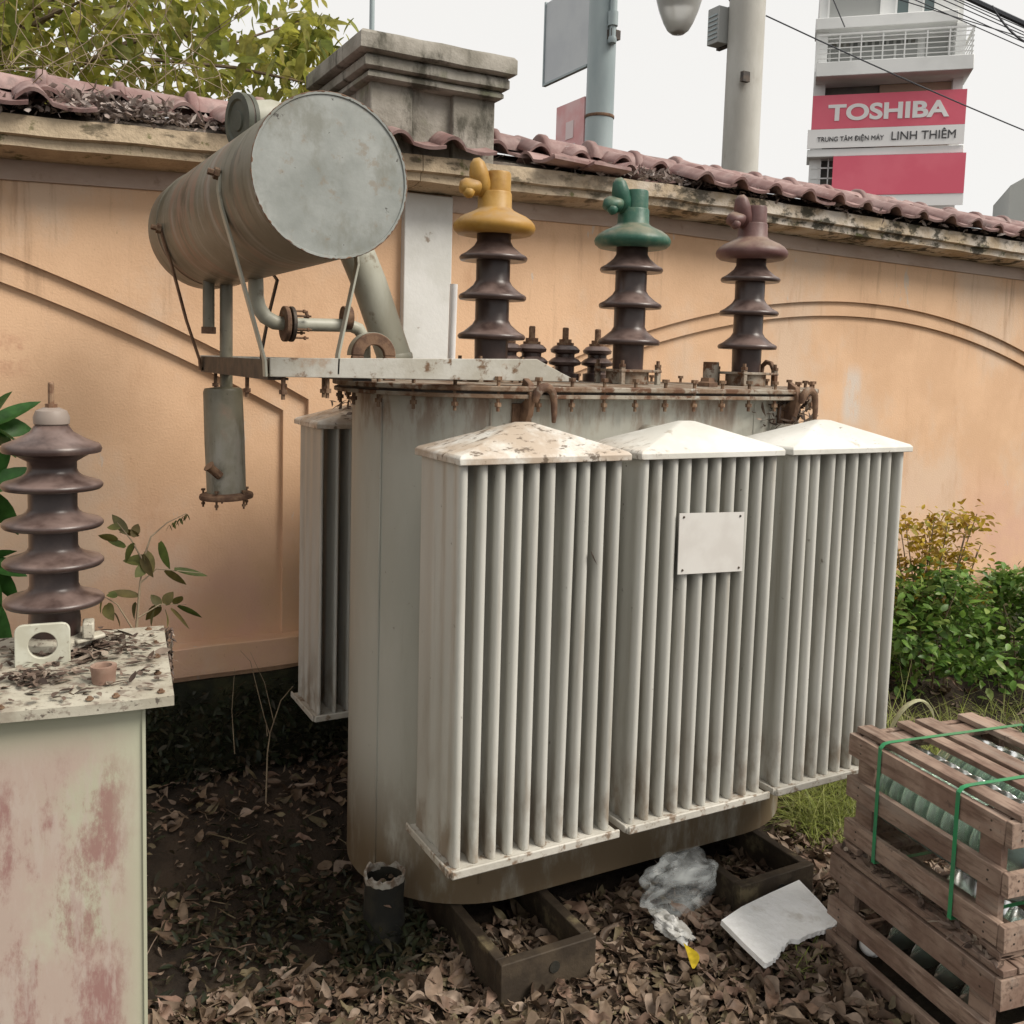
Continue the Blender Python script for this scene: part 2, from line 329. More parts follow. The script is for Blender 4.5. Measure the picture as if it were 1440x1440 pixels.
def glassmat(name, col, rough=.12, tr=.75):
    m = mk(name, col, rough=rough, spec=.5); p = m.node_tree.nodes['Principled BSDF']
    p.inputs['Transmission Weight'].default_value = tr; p.inputs['IOR'].default_value = 1.4
    return m
M['glass'] = glassmat('green_glass', (.74, .90, .78), .22, .85)
M['plastic'] = mk('clear_bag', (.72, .76, .76), rough=.25, spec=.5)
_t = M['plastic'].node_tree; _p = _t.nodes['Principled BSDF']                 # thin film: creases scatter more than the smooth parts
_g = _t.nodes.new('ShaderNodeNewGeometry'); _mp = _t.nodes.new('ShaderNodeMapping'); _mp.inputs['Scale'].default_value = (1, 1, 3); _mp.inputs['Rotation'].default_value = (.4, .7, .2)
_n = _t.nodes.new('ShaderNodeTexNoise'); _n.inputs['Scale'].default_value = 8; _n.inputs['Detail'].default_value = 8; _n.inputs['Distortion'].default_value = .7
_r = _t.nodes.new('ShaderNodeMapRange'); _r.inputs['From Min'].default_value = .42; _r.inputs['From Max'].default_value = .66; _r.inputs['To Min'].default_value = .05; _r.inputs['To Max'].default_value = .50
_t.links.new(_g.outputs['Position'], _mp.inputs[0]); _t.links.new(_mp.outputs[0], _n.inputs['Vector']); _t.links.new(_n.outputs[0], _r.inputs['Value']); _t.links.new(_r.outputs[0], _p.inputs['Alpha'])
M['litter'] = leafmat('leaf_litter', [(.04, .025, .016), (.11, .073, .048), (.20, .145, .10), (.13, .09, .06), (.31, .235, .18), (.065, .042, .027), (.17, .14, .08), (.24, .155, .115), (.09, .06, .04)], .12, .6)
M['bigleaf'] = leafmat('dry_leaf', [(.16, .10, .07), (.25, .17, .125), (.14, .09, .062), (.32, .24, .18)], .12)
M['yleaf'] = leafmat('yellow_leaf', [(.55, .40, .02), (.58, .45, .04)], .2)
M['tree'] = leafmat('tree_leaf', [(.24, .25, .045), (.34, .33, .06), (.16, .20, .04), (.40, .35, .09), (.28, .30, .10)], .6)
M['broad'] = leafmat('broad_leaf', [(.025, .085, .018), (.04, .12, .025), (.03, .09, .025)], .25, .35)
M['sapl'] = leafmat('sapling_leaf', [(.08, .10, .025), (.13, .12, .035), (.10, .075, .03), (.06, .09, .02)], .25)
M['bushg'] = leafmat('bush_leaf', [(.10, .20, .035), (.16, .28, .05), (.06, .13, .03), (.25, .33, .09)], .3, .4)
M['bushy'] = leafmat('yellowing_leaf', [(.42, .30, .03), (.52, .38, .05), (.26, .14, .03), (.30, .30, .06)], .35)
M['grass'] = leafmat('grass_blade', [(.28, .33, .07), (.20, .24, .05), (.36, .38, .14), (.12, .15, .04)], .3)
M['paleleaf'] = leafmat('pale_blade', [(.42, .42, .26), (.5, .5, .34)], .3)
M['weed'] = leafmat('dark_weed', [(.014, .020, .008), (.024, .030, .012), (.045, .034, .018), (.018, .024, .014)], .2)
M['moss_debris'] = leafmat('roof_debris', [(.20, .15, .13), (.34, .28, .25), (.12, .09, .075), (.45, .39, .36)], .1)
M['lid_debris'] = leafmat('lid_debris', [(.05, .033, .025), (.10, .07, .055), (.18, .13, .10), (.30, .25, .2)], .1)

# ------------------------------------------------------------------ leaves
def leaf_grid(L_, wd, curl, bend, fold=.25, nu=3, nv=5, tip=.75):
    """one leaf: midrib along +x from the origin"""
    vs = []; fs = []
    for j in range(nv):
        t = j / (nv - 1); x = L_ * t
        w_ = wd * .5 * max(.06, math.sin(math.pi * min(1, .06 + .94 * t) ** .85) ** tip) if j < nv - 1 else wd * .02
        for i in range(nu):
            u = -1 + 2 * i / (nu - 1)
            vs.append(Vector((x, u * w_, abs(u) * w_ * fold + curl * (u * w_) ** 2 / max(wd, 1e-4) + bend * L_ * t * t)))
    for j in range(nv - 1):
        for i in range(nu - 1):
            a = j * nu + i; fs.append((a, a + 1, a + nu + 1, a + nu))
    return vs, fs
def rotm(yaw, pitch, roll): return Matrix.Rotation(yaw, 3, 'Z') @ Matrix.Rotation(-pitch, 3, 'Y') @ Matrix.Rotation(roll, 3, 'X')
def put_leaf(mb, p, L_, wd, yaw, pitch, roll, curl=0, bend=-.2, fold=.25, nu=3, nv=5):
    vs, fs = leaf_grid(L_, wd, curl, bend, fold, nu, nv); Mx = rotm(yaw, pitch, roll); p = Vector(p)
    mb.add([p + Mx @ v for v in vs], fs)
def toward(d): d = Vector(d); return math.atan2(d.y, d.x), math.atan2(d.z, math.hypot(d.x, d.y))
def stuff_from(mb, name, mat, label=None, cat=None, parent=None):
    o = mb.build(name, mat, parent, ang=180); o['kind'] = 'stuff'
    if label: tag(o, label, cat)
    return o

# ------------------------------------------------------------------ ground
GZ = -.11
def gz(x, y):
    t = min(1, max(0, (y - 2.85) / .28)); t = t * t * (3 - 2 * t)
    return GZ * (1 - t) + .018 * noise.noise(Vector((x * 1.7, y * 1.7, 0))) + .01 * noise.noise(Vector((x * 6, y * 6, 3)))
g = MB(); nx, ny = 110, 80; vs = []; fs = []
for j in range(ny + 1):
    for i in range(nx + 1):
        x, y = -2 + 9 * i / nx, .2 + 3.9 * j / ny; vs.append((x, y, gz(x, y) - .012))
for j in range(ny):
    for i in range(nx):
        a = j * (nx + 1) + i; fs.append((a, a + 1, a + nx + 2, a + nx + 1))
g.add(vs, fs)
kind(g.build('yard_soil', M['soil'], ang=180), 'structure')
kind(MB().add([(-600, -600, -.2), (600, -600, -.2), (600, 600, -.2), (-600, 600, -.2)], [(0, 1, 2, 3)]).build('ground', M['soil']), 'structure')

# ------------------------------------------------------------------ boundary wall
YF = 3.58
def dz(x):
    pts = [(-6, -.10), (0, -.045), (1.4, 0), (2.6, .02), (5.2, -.03), (12, -.12)]
    for (a, p), (b, q) in zip(pts, pts[1:]):
        if x <= b: return p + (q - p) * (x - a) / (b - a)
    return pts[-1][1]
wall = thing('boundary_wall', 'peach stucco boundary wall with arched panels under a clay tiled coping', 'wall', (1.5, YF + .1, 0))
def arch(x, o):
    if x < 1.44:
        e = 1.071 if o == 0 else .979
        return (1.864 - .352 * x - .0973 * x * x - (0 if o == 0 else .093)) if -4.5 < x < e else None
    lo, hi = (2.0, 6.0) if o == 0 else (2.075, 5.925)
    return (1.894 - (x - 4.0) ** 2 / 9.2 - (0 if o == 0 else .072)) if lo < x < hi else None
mb = MB(); X0, X1, ZB, ZT = -5.0, 11.0, -.1, 2.30; n = 640
xs = sorted([X0 + (X1 - X0) * i / n for i in range(n + 1)] + [c + s * 1e-4 for c in (-4.5, 1.071, .979, 2.0, 6.0, 2.075, 5.925) for s in (-1, 1)])
D1, D2 = .018, .036
def col(x):
    a, b = arch(x, 0), arch(x, 1)
    zl = .47 if x < 1.44 else .26
    if a is None: return [(YF, ZB), (YF, ZT)]
    if b is None: return [(YF, ZB), (YF, zl), (YF + D1, zl), (YF + D1, a), (YF, a), (YF, ZT)]
    return [(YF, ZB), (YF, zl), (YF + D2, zl), (YF + D2, b), (YF + D1, b), (YF + D1, a), (YF, a), (YF, ZT)]
def pad(c, k):                                          # bring columns to 8 points
    if len(c) == 2: a, b = c; return [a, (YF, .47), (YF, .47), (YF, 1.0), (YF, 1.0), (YF, 1.375), (YF, 1.375), b]
    if len(c) == 6: return [c[0], c[1], c[2], (c[2][0], 1.2), (c[2][0], 1.2), c[3], c[4], c[5]]
    return c
for xa, xb in zip(xs, xs[1:]):
    m_ = (xa + xb) / 2; ca, cb = col(xa), col(xb)
    if len(ca) == len(cb):
        k = len(ca)
        for j in range(k - 1):
            q = [(xa, *ca[j]), (xb, *cb[j]), (xb, *cb[j + 1]), (xa, *ca[j + 1])]
            mb.add(q, [(0, 1, 2, 3)])
    else:
        pa, pb = pad(ca, 0), pad(cb, 0)
        for j in range(7): mb.add([(xa, *pa[j]), (xb, *pb[j]), (xb, *pb[j + 1]), (xa, *pa[j + 1])], [(0, 1, 2, 3)])
mb.add([(X0, YF + .2, ZB), (X1, YF + .2, ZB), (X1, YF + .2, ZT), (X0, YF + .2, ZT)], [(3, 2, 1, 0)])
mb.add([(X0, YF, ZB), (X0, YF + .2, ZB), (X0, YF + .2, ZT), (X0, YF, ZT)], [(3, 2, 1, 0)])
wf = mb.build('wall_face', M['stucco'], wall, ang=30)
def xrun(x0, x1, sec, name, mat, parent, use=True, step=.12, bump=0, bevel=0):
    """a moulding of constant section (Y, z) along X that follows the sag of the wall top"""
    b = MB(); k = max(1, int((x1 - x0) / step)); m = len(sec); vs = []; fs = []
    for i in range(k + 1):
        x = x0 + (x1 - x0) * i / k; d = dz(x) if use else 0
        for y, z in sec:
            vs.append((x, y + bump * noise.noise(Vector((x * 5, y * 9, z * 9))), z + d + bump * noise.noise(Vector((x * 6, y * 7, z * 11 + 5)))))
    for i in range(k):
        for j in range(m): fs.append((i * m + j, i * m + (j + 1) % m, (i + 1) * m + (j + 1) % m, (i + 1) * m + j)[::-1])
    fs += [tuple(range(m)), tuple(k * m + j for j in range(m - 1, -1, -1))]
    return b.add(vs, fs).build(name, mat, parent, bevel=bevel)
for x0, x1, zt in ((X0, 1.437, .468), (1.645, X1, .262)):
    xrun(x0, x1, [(YF - .045, zt), (YF - .05, zt - .10), (YF + .1, zt - .105), (YF + .1, zt + .004), (YF - .04, zt + .004)], 'ledge', M['stucco'], wall, False, bump=.003)
    xrun(x0, x1, [(YF - .02, zt - .13), (YF - .035, -.1), (YF + .1, -.1), (YF + .1, zt - .13)], 'plinth', M['plinth'], wall, False, .05, bump=.008)
    xrun(x0, x1, [(YF - .012, 2.19), (YF - .012, 2.125), (YF + .05, 2.12), (YF + .05, 2.19)], 'frieze_band', M['band'], wall)
    xrun(x0 if x0 < 0 else 1.44, x1, [(3.38, 2.295), (3.378, 2.238), (3.398, 2.232), (3.40, 2.203), (3.46, 2.192), (3.80, 2.188), (3.80, 2.295)], 'coping', M['coping'], wall, True, .035, bump=.005)
    xrun(x0, x1, [(3.41, 2.293), (3.64, 2.39), (3.80, 2.293)], 'tile_bed', M['mortar'], wall, True, .1, bump=.006)
# pilaster, shaft and capital of the pillar
mb = MB().box(1.437, 1.642, YF - .035, YF + .1, -.08, 2.185)
mb.build('pilaster', M['whitewash'], wall, bevel=.004)
pil = MB().box(1.25, 1.753, 3.452, 3.93, 2.20, 2.56).build('pillar_shaft', M['concrete'], wall, bevel=.008)
for a, b in ((1.246, 1.412), (1.578, 1.757)):
    MB().box(a, b, 3.425, 3.46, 2.20, 2.552).build('pillar_strip', M['concrete'], pil, bevel=.006)
def slab(x0, x1, y0, y1, z0, z1, name, r):
    b = MB(); k = 14; vs = []; fs = []
    ring = [(x0 + (x1 - x0) * i / k, y0) for i in range(k)] + [(x1, y0 + (y1 - y0) * i / k) for i in range(k)] + \
           [(x1 - (x1 - x0) * i / k, y1) for i in range(k)] + [(x0, y1 - (y1 - y0) * i / k) for i in range(k)]
    m = len(ring)
    cx, cy = (x0 + x1) / 2, (y0 + y1) / 2
    for ins, z in ((.012, z0), (0, z0 + .008), (0, z1 - .012), (.010, z1), (.2, z1 + .005)):
        for x, y in ring:
            sx = 1 - ins / ((x1 - x0) / 2); sy = 1 - ins / ((y1 - y0) / 2)
            d = r * noise.noise(Vector((x * 9, y * 9, z * 6)))
            vs.append((cx + (x - cx) * sx + d, cy + (y - cy) * sy + d, z + d))
    for i in range(4):
        for j in range(m): fs.append((i * m + j, i * m + (j + 1) % m, (i + 1) * m + (j + 1) % m, (i + 1) * m + j))
    fs += [tuple(range(m - 1, -1, -1)), tuple(4 * m + j for j in range(m))]
    return b.add(vs, fs).build(name, M['concrete'], pil, ang=40)
slab(1.222, 1.775, 3.39, 3.97, 2.545, 2.578, 'capital_moulding', .002)
slab(1.205, 1.79, 3.372, 3.99, 2.578, 2.628, 'capital_moulding', .003)
slab(1.178, 1.808, 3.345, 4.01, 2.628, 2.70, 'capital_slab', .006)
# tiles: S-shaped pans in two courses, ridge tiles above, every one its own object
def s_tile(wd, ln, amp=.030, th=.012, nu=18):
    b = MB(); vs = []; fs = []
    for y in (0, ln):
        for s in (0, 1):
            for i in range(nu + 1):
                u = i / nu
                z = amp * (1.25 * math.sin(math.pi * u / .44) ** .8 if 0 < u < .44 else -.30 * math.sin(math.pi * (u - .44) / .56))
                vs.append((wd * (u - .5), y, z + th * s - y * .04))
    k = nu + 1
    for i in range(nu):
        fs += [(i, i + 1, k + i + 1, k + i)[::-1], (k + i, k + i + 1, 3 * k + i + 1, 3 * k + i), (i, i + 1, 2 * k + i + 1, 2 * k + i)[::-1], (2 * k + i, 2 * k + i + 1, 3 * k + i + 1, 3 * k + i)]
    fs += [(0, k, 3 * k, 2 * k), (nu, 2 * k + nu, 3 * k + nu, k + nu)]
    me, _ = b.add(vs, fs).mesh('roof_tile', M['tile'], True, 50, center=False); return me
TILE = s_tile(.23, .21)
RIDGE_B = MB(); vs = []; fs = []
for x, r in ((-.135, .066), (-.128, .074), (-.105, .074), (-.098, .062), (.12, .056)):
    for k in range(13):
        a = math.pi * (k / 12) * 1.05 - .08; vs.append((x, -r * math.cos(a), r * math.sin(a) * 1.05))
for i in range(4):
    for k in range(12): fs.append((i * 13 + k, i * 13 + k + 1, (i + 1) * 13 + k + 1, (i + 1) * 13 + k)[::-1])
fs.append(tuple(range(13)))
RIDGE, _ = RIDGE_B.add(vs, fs).mesh('ridge_tile', M['tile'], True, 50, center=False)
SL = R_(21)
x = -1.0; i = 0
while x < 8.6:
    for c in (0, 1):
        xx = x + (.06 if c else 0) + rnd.uniform(-.012, .012)
        gap = (1.20 < xx < 1.82) if c else (1.70 < xx < 2.62 or .28 < xx < .62)
        if c == 0 and 1.2 < xx < 1.70: gap = False
        if gap: continue
        y, z = ((3.335, 2.318), (3.475, 2.362))[c]
        mesh_obj(TILE, 'roof_tile', wall, (xx, y + rnd.uniform(-.012, .012), z + dz(xx) + rnd.uniform(-.004, .006)),
                 (SL + rnd.uniform(-.04, .04), rnd.uniform(-.05, .05), rnd.uniform(-.06, .06)))
    x += .2; i += 1
x = -.9
while x < 8.6:
    if not 1.14 < x < 1.86:
        mesh_obj(RIDGE, 'ridge_tile', wall, (x, 3.625 + rnd.uniform(-.008, .008), 2.405 + dz(x) + rnd.uniform(-.006, .006)), (rnd.uniform(-.08, .08), rnd.uniform(-.025, .035), rnd.uniform(-.04, .04)))
    x += .238
for p, rz, ry in (((1.98, 3.47, 2.355), R_(-84), 0), ((1.93, 3.40, 2.335), R_(-78), .02), ((2.16, 3.48, 2.352), R_(-86), .03), ((2.12, 3.405, 2.33), R_(-80), -.03), ((2.46, 3.42, 2.335), R_(14), .1), ((2.60, 3.46, 2.34), R_(-20), -.1)):
    mesh_obj(TILE, 'loose_tile', wall, p, (.05, ry, rz))
mb = MB()
for k in range(1500):
    if k < 900: x = rnd.gauss(.38, .17); y = rnd.uniform(3.36, 3.55)
    elif k < 1350: x = rnd.gauss(2.55, .28); y = rnd.uniform(3.38, 3.5)
    else: x = rnd.uniform(2.9, 5.5); y = rnd.uniform(3.36, 3.42)
    z = 2.30 + (y - 3.36) * .42 + dz(x) + rnd.uniform(0, .05 if abs(x - .38) < .2 else .012)
    put_leaf(mb, (x, y, z), rnd.uniform(.015, .05), rnd.uniform(.006, .02), rnd.uniform(0, 6.3), rnd.gauss(0, .5), rnd.gauss(0, .8), 0, rnd.uniform(-.4, .4), nv=3)
stuff_from(mb, 'leaf_debris', M['moss_debris'], 'dry leaf debris caught among the clay tiles on the wall top', 'debris')

# ------------------------------------------------------------------ power transformer
TX = thing('power_transformer', 'large grey oil filled power transformer with radiators and tilted conservator drum', 'transformer', (1.743, 2.665, 0))
XC0, XC1, YC, TR = 1.313, 2.173, 2.665, .365
def obround(r, n=28):
    p = [(XC1 + r * math.cos(a), YC + r * math.sin(a)) for a in [-math.pi / 2 + math.pi * k / n for k in range(n + 1)]]
    p += [(XC0 + r * math.cos(a), YC + r * math.sin(a)) for a in [math.pi / 2 + math.pi * k / n for k in range(n + 1)]]
    return p
tank = MB().prism(obround(TR), .0, 1.445).build('tank', M['paint'], TX)
for a in (R_(252), R_(200)):
    p = Vector((XC0 + (TR + .001) * math.cos(a), YC + (TR + .001) * math.sin(a), 0))
    MB().tube([p + Vector((0, 0, .06)), p + Vector((.001, 0, .5)), p + Vector((-.001, 0, 1.0)), p + Vector((0, 0, 1.43))], .0035, 6).build('weld_seam', M['paint'], tank)
for xx in (2.13,):
    MB().tube([(xx, YC - TR, .1), (xx, YC - TR, 1.43)], .004, 6).build('weld_seam', M['paint'], tank)
MB().prism(obround(TR + .055), 1.444, 1.456).build('tank_flange', M['cover'], tank, bevel=.002)
MB().prism(obround(TR + .045), 1.456, 1.463).build('gasket', M['dark_steel'], tank)
cover = MB().prism(obround(TR + .06), 1.463, 1.478).build('cover', M['cover'], TX, bevel=.003)
BOLT, _ = MB().lathe([(.011, .028), (.011, .018), (.0055, .018), (.0055, -.042), (.010, -.042), (.010, -.053), (.005, -.053), (.005, -.066)][::-1], n=6).mesh('bolt', M['bolt'], False, center=False)
NUT, _ = MB().lathe([(.011, 0), (.011, .009), (.006, .009), (.006, .02)], n=6).mesh('nut', M['bolt'], False, center=False)
ring = obround(TR + .042, 11)
per = []
for k in range(len(ring)):
    a, b = Vector(ring[k]), Vector(ring[(k + 1) % len(ring)]); d = (b - a).length; m_ = max(1, round(d / .108))
    for j in range(m_): per.append(a.lerp(b, j / m_))
for p in per:
    mesh_obj(BOLT, 'bolt', cover, (p.x, p.y, 1.475 - .0), (0, 0, rnd.uniform(0, 6)))

# radiators
def fin_mesh():
    y0, y1 = 0, .245                                    # front edge at y0
    prof = [(0, .0), (.0012, .0055), (.005, .0092), (.011, .0115), (.019, .0118), (.028, .0100), (.038, .0072), (.048, .0056), (.060, .0055), (.068, .0085), (.092, .0085), (.10, .0055),
            (.135, .0055), (.143, .0085), (.167, .0085), (.175, .0055), (.23, .0055), (.238, .006), (.245, .002)]
    out = [(-t, y) for y, t in prof] + [(t, y) for y, t in prof[::-1] if t > 0]
    b = MB(); zs = [.322, .6, .95, 1.303]; n = len(out); vs = []; fs = []
    for z in zs:
        for x, y in out: vs.append((x, y, z))
    for i in range(len(zs) - 1):
        for j in range(n): fs.append((i * n + j, i * n + (j + 1) % n, (i + 1) * n + (j + 1) % n, (i + 1) * n + j)[::-1])
    fs += [tuple(range(n)), tuple((len(zs) - 1) * n + j for j in range(n - 1, -1, -1))]
    me, _ = b.add(vs, fs).mesh('fin', M['fin'], True, 40, center=False)
    return me
FIN = fin_mesh()
def cap_mb(x0, x1, y0, y1):
    b = MB(); z0, z1, zt = 1.302, 1.324, 1.392
    e = .006; cx, cy = (x0 + x1) / 2, (y0 + y1) / 2
    rings = [(x0, x1, y0, y1, z0), (x0, x1, y0, y1, z1 - e), (x0 + e, x1 - e, y0 + e, y1 - e, z1),
             (cx - .02, cx + .02, cy - .012, cy + .012, zt)]
    vs = [(p, q, z) for a, bb, c, d, z in rings for p, q in ((a, c), (bb, c), (bb, d), (a, d))]
    fs = [(3, 2, 1, 0), (12, 13, 14, 15)] + [(i * 4 + j, i * 4 + (j + 1) % 4, (i + 1) * 4 + (j + 1) % 4, (i + 1) * 4 + j) for i in range(3) for j in range(4)]
    return b.add(vs, fs)
def radiator(x0, x1, y0, y1, flip=False):
    cx = (x0 + x1) / 2
    hy = YC - TR if not flip else YC + TR
    hb = MB().tube([(cx, hy, 1.335), (cx, (y0 + y1) / 2, 1.335)], .034, 16)
    r = hb.build('radiator', M['paint'], TX)
    MB().tube([(cx, hy, .36), (cx, (y0 + y1) / 2, .36)], .034, 16).build('header_pipe', M['paint'], r)
    for k in range(10):
        x = x0 + .026 + (x1 - x0 - .052) * k / 9
        o = mesh_obj(FIN, 'fin', r, (x, y0 + .014 if not flip else y1 - .014, 0), (rnd.gauss(0, .0014), rnd.gauss(0, .0022), (math.pi if flip else 0) + rnd.gauss(0, .012)))
    cap_mb(x0, x1, y0, y1).build('cap', M['cap'], r, bevel=.002)
    MB().box(x0, x1, y0 - .004, y1, .306, .321).box(x0, x1, y0 - .012, y0 - .004, .308, .330).box(x0 - .006, x0, y0, y1, .308, .329).build('bottom_plate', M['plate'], r, bevel=.003)
    return r
r1 = radiator(.948, 1.432, 1.98, 2.248)
r2 = radiator(1.462, 1.957, 1.98, 2.248)
r3 = radiator(1.986, 2.483, 1.98, 2.248)
for a, b in ((.948, 1.432), (1.462, 1.957), (1.986, 2.483)): radiator(a, b, 3.075, 3.343, True)
npl = MB().add([at(956, 722, Y=1.984), at(1047, 720, Y=1.984), at(1044, 803, Y=1.984), at(953, 808, Y=1.984)], [(0, 1, 2, 3)])
q = npl.v; npl = MB().add([v + Vector((0, d, 0)) for d in (0, .003) for v in q], [(0, 3, 2, 1), (4, 5, 6, 7)] + [(k, (k + 1) % 4, 4 + (k + 1) % 4, 4 + k) for k in range(4)]).build('nameplate', M['nameplate'], TX)
RIV, _ = MB().lathe([(.0035, 0), (.003, .002)], axis=(0, -1, 0), n=8).mesh('rivet', M['dark_steel'], True, center=False)
ctr = sum(q, Vector()) / 4
for v in q:
    d = v + (ctr - v).normalized() * .018; mesh_obj(RIV, 'rivet', npl, (d.x, 1.984, d.z))

# bracket, crossbars and bolts below
b = MB(); XL = .588
pl = [(XL, 1.492), (1.457, 1.492), (1.40, 1.515), (1.318, 1.552), (XL, 1.537)]
b.prism(pl, -.004, .004, Matrix.Translation((0, 2.284, 0)) @ Matrix.Rotation(math.pi / 2, 4, 'X'))
b.box(XL, 1.45, 2.288, 2.34, 1.492, 1.499)
b.build('bracket', M['beam'], TX, bevel=.0015)
rb = MB().box(XL, 1.5, 3.08, 3.13, 1.489, 1.496).box(XL, 1.5, 3.126, 3.132, 1.496, 1.535).build('bracket', M['beam'], TX)
for xx in (XL, .80):
    cb = MB().box(xx, xx + .006, 2.30, 3.125, 1.484, 1.532).box(xx + .006, xx + .05, 2.30, 3.125, 1.526, 1.532).box(xx + .006, xx + .05, 2.30, 3.125, 1.484, 1.49).build('crossbar', M['dark_steel'], TX)
    for y in (2.62, 3.03): mesh_obj(BOLT, 'bolt', cb, (xx + .026, y, 1.494))
for p in ((.625, 2.30, 1.503), (.735, 2.30, 1.507)): mesh_obj(BOLT, 'bolt', TX, p)
# conservator drum
ax = Vector((-.046, .999, -.015)).normalized(); c0 = Vector((.661, 2.05, 1.932)); CR, CL = .174, 1.10
cons = MB().lathe([(CR, .004), (CR, CL), (CR - .004, CL + .012), (CR - .05, CL + .03), (.01, CL + .036)], c0, ax, 64, caps=False).build('conservator', M['tankgrey'], TX, ang=50)
MB().lathe([(CR - .004, .001), (CR - .003, -.002), (CR + .0018, -.0025), (CR + .002, .004), (CR + .0008, .008)][::-1], c0, ax, 96).build('end_plate', M['endplate'], cons, ang=25)
_e1 = ax.orthogonal().normalized(); _e2 = ax.cross(_e1); wbd = MB(); wp = []; wr_ = []
for k in range(181):
    a = 2 * math.pi * k / 180; rr = CR + .0012 + .0014 * noise.noise(Vector((math.cos(a) * 14, math.sin(a) * 14, 2)))
    wp.append(c0 + (_e1 * math.cos(a) + _e2 * math.sin(a)) * rr - ax * .0005); wr_.append(.0021 + .0012 * noise.noise(Vector((math.cos(a) * 22, math.sin(a) * 22, 6))))
wbd.tube(wp, wr_, 6).build('weld_bead', M['rust'], cons)
MB().lathe([(CR + .0005, .0), (CR + .0025, .004), (CR + .0005, .008)], c0 + ax * .965, ax, 64, caps=False).build('weld_seam', M['tankgrey'], cons)
def strap(pts, name='leg', mat='pipe', wd=.024, th=.006):
    b = MB(); pts = [Vector(p) for p in pts]
    vs = []; fs = []
    for i, p in enumerate(pts):
        vs += [p + Vector((a, c, 0)) for a, c in ((-th / 2, -wd / 2), (th / 2, -wd / 2), (th / 2, wd / 2), (-th / 2, wd / 2))]
    for i in range(len(pts) - 1):
        for j in range(4): fs.append((i * 4 + j, i * 4 + (j + 1) % 4, i * 4 + 4 + (j + 1) % 4, i * 4 + 4 + j))
    m = len(pts) - 1; fs += [(3, 2, 1, 0), tuple(m * 4 + j for j in range(4))]
    return b.add(vs, fs).build(name, M[mat], cons, bevel=.001)
def drum(y, ang):                                       # a point on the drum's skin
    t = (y - c0.y) / ax.y; c = c0 + ax * t
    return c + Vector((math.cos(ang), 0, math.sin(ang))) * (CR + .003)
strap([drum(2.30, R_(172)), drum(2.30, R_(184)), drum(2.30, R_(196)), (.508, 2.296, 1.78), (.553, 2.294, 1.62), (.578, 2.292, 1.53), (.580, 2.292, 1.492)])
strap([drum(2.95, R_(188)), drum(2.95, R_(200)), (.478, 2.98, 1.80), (.53, 3.04, 1.64), (.580, 3.10, 1.52), (.582, 3.10, 1.49)], mat='rust')
strap([drum(2.30, R_(-30)), (.806, 2.296, 1.77), (.782, 2.294, 1.66), (.758, 2.292, 1.55), (.756, 2.292, 1.50)])
strap([drum(2.95, R_(-40)), (.80, 3.02, 1.775), (.785, 3.07, 1.66), (.772, 3.10, 1.55), (.772, 3.10, 1.5)], mat='dark_steel')
for y, a in ((2.30, R_(172)), (2.95, R_(188))):
    p = drum(y, a); mesh_obj(NUT, 'nut', cons, p, (0, R_(-80), 0), 1.3)
# explosion vent
pts = [Vector((1.14, 2.85, 1.478)), Vector((1.128, 2.85, 1.545)), Vector((1.042, 2.85, 1.768)), Vector((.94, 2.85, 1.99)), Vector((.87, 2.85, 2.13)),
       Vector((.835, 2.85, 2.185)), Vector((.79, 2.85, 2.215)), Vector((.735, 2.85, 2.222)), Vector((.66, 2.85, 2.208))]
vent = MB().tube(pts, .054, 24).build('explosion_vent', M['pipe'], TX, ang=60)
vd = Vector((-.97, -.22, -.06)).normalized(); vp = Vector((.640, 2.846, 2.203))
MB().lathe([(.077, -.03), (.077, -.018)], vp, vd, 36).build('flange', M['dullgreen'], vent)
MB().lathe([(.075, -.018), (.075, -.012)], vp, vd, 36).build('gasket', M['dark_steel'], vent)
MB().lathe([(.078, -.012), (.078, .004), (.06, .005), (.055, -.001), (.03, -.001), (.027, .004)], vp, vd, 36).build('flange', M['dullgreen'], vent)
MB().lathe([(.055, -.012), (.058, -.006), (.058, .006), (.055, .012)], (1.128, 2.85, 1.545), (.14, 0, -1), 24).build('weld_seam', M['pipe'], vent)
# oil pipe with flange, and the horseshoe shaped eye on the cover
pp = [(.655, 2.70, 1.76), (.657, 2.70, 1.70), (.664, 2.70, 1.672), (.682, 2.70, 1.648), (.708, 2.70, 1.634), (.74, 2.70, 1.630), (.93, 2.70, 1.634), (.955, 2.70, 1.625), (.972, 2.70, 1.60), (.976, 2.70, 1.478)]
oil = MB().tube(pp, [.021] * 5 + [.019] * 5, 16).build('oil_pipe', M['pipe'], TX, ang=60)
MB().lathe([(.05, -.016), (.05, -.003)], (.748, 2.70, 1.631), (1, 0, 0), 28).build('flange', M['rust'], oil, bevel=.002)
MB().lathe([(.05, .002), (.05, .013)], (.748, 2.70, 1.631), (1, 0, 0), 28).build('flange', M['dark_steel'], oil, bevel=.002)
for a in range(6):
    an = a * math.pi / 3 + .4
    mesh_obj(BOLT, 'bolt', oil, (.748 + .02, 2.70 + .038 * math.cos(an), 1.631 + .038 * math.sin(an)), (0, R_(-90), 0), .55)
mesh_obj(NUT, 'nut', oil, (.80, 2.70, 1.65), None, .8)
b = MB().lathe([(.034, -.012), (.034, .012)], (.915, 2.69, 1.655), (1, 0, 0), 20); b.build('flange', M['rust'], oil)
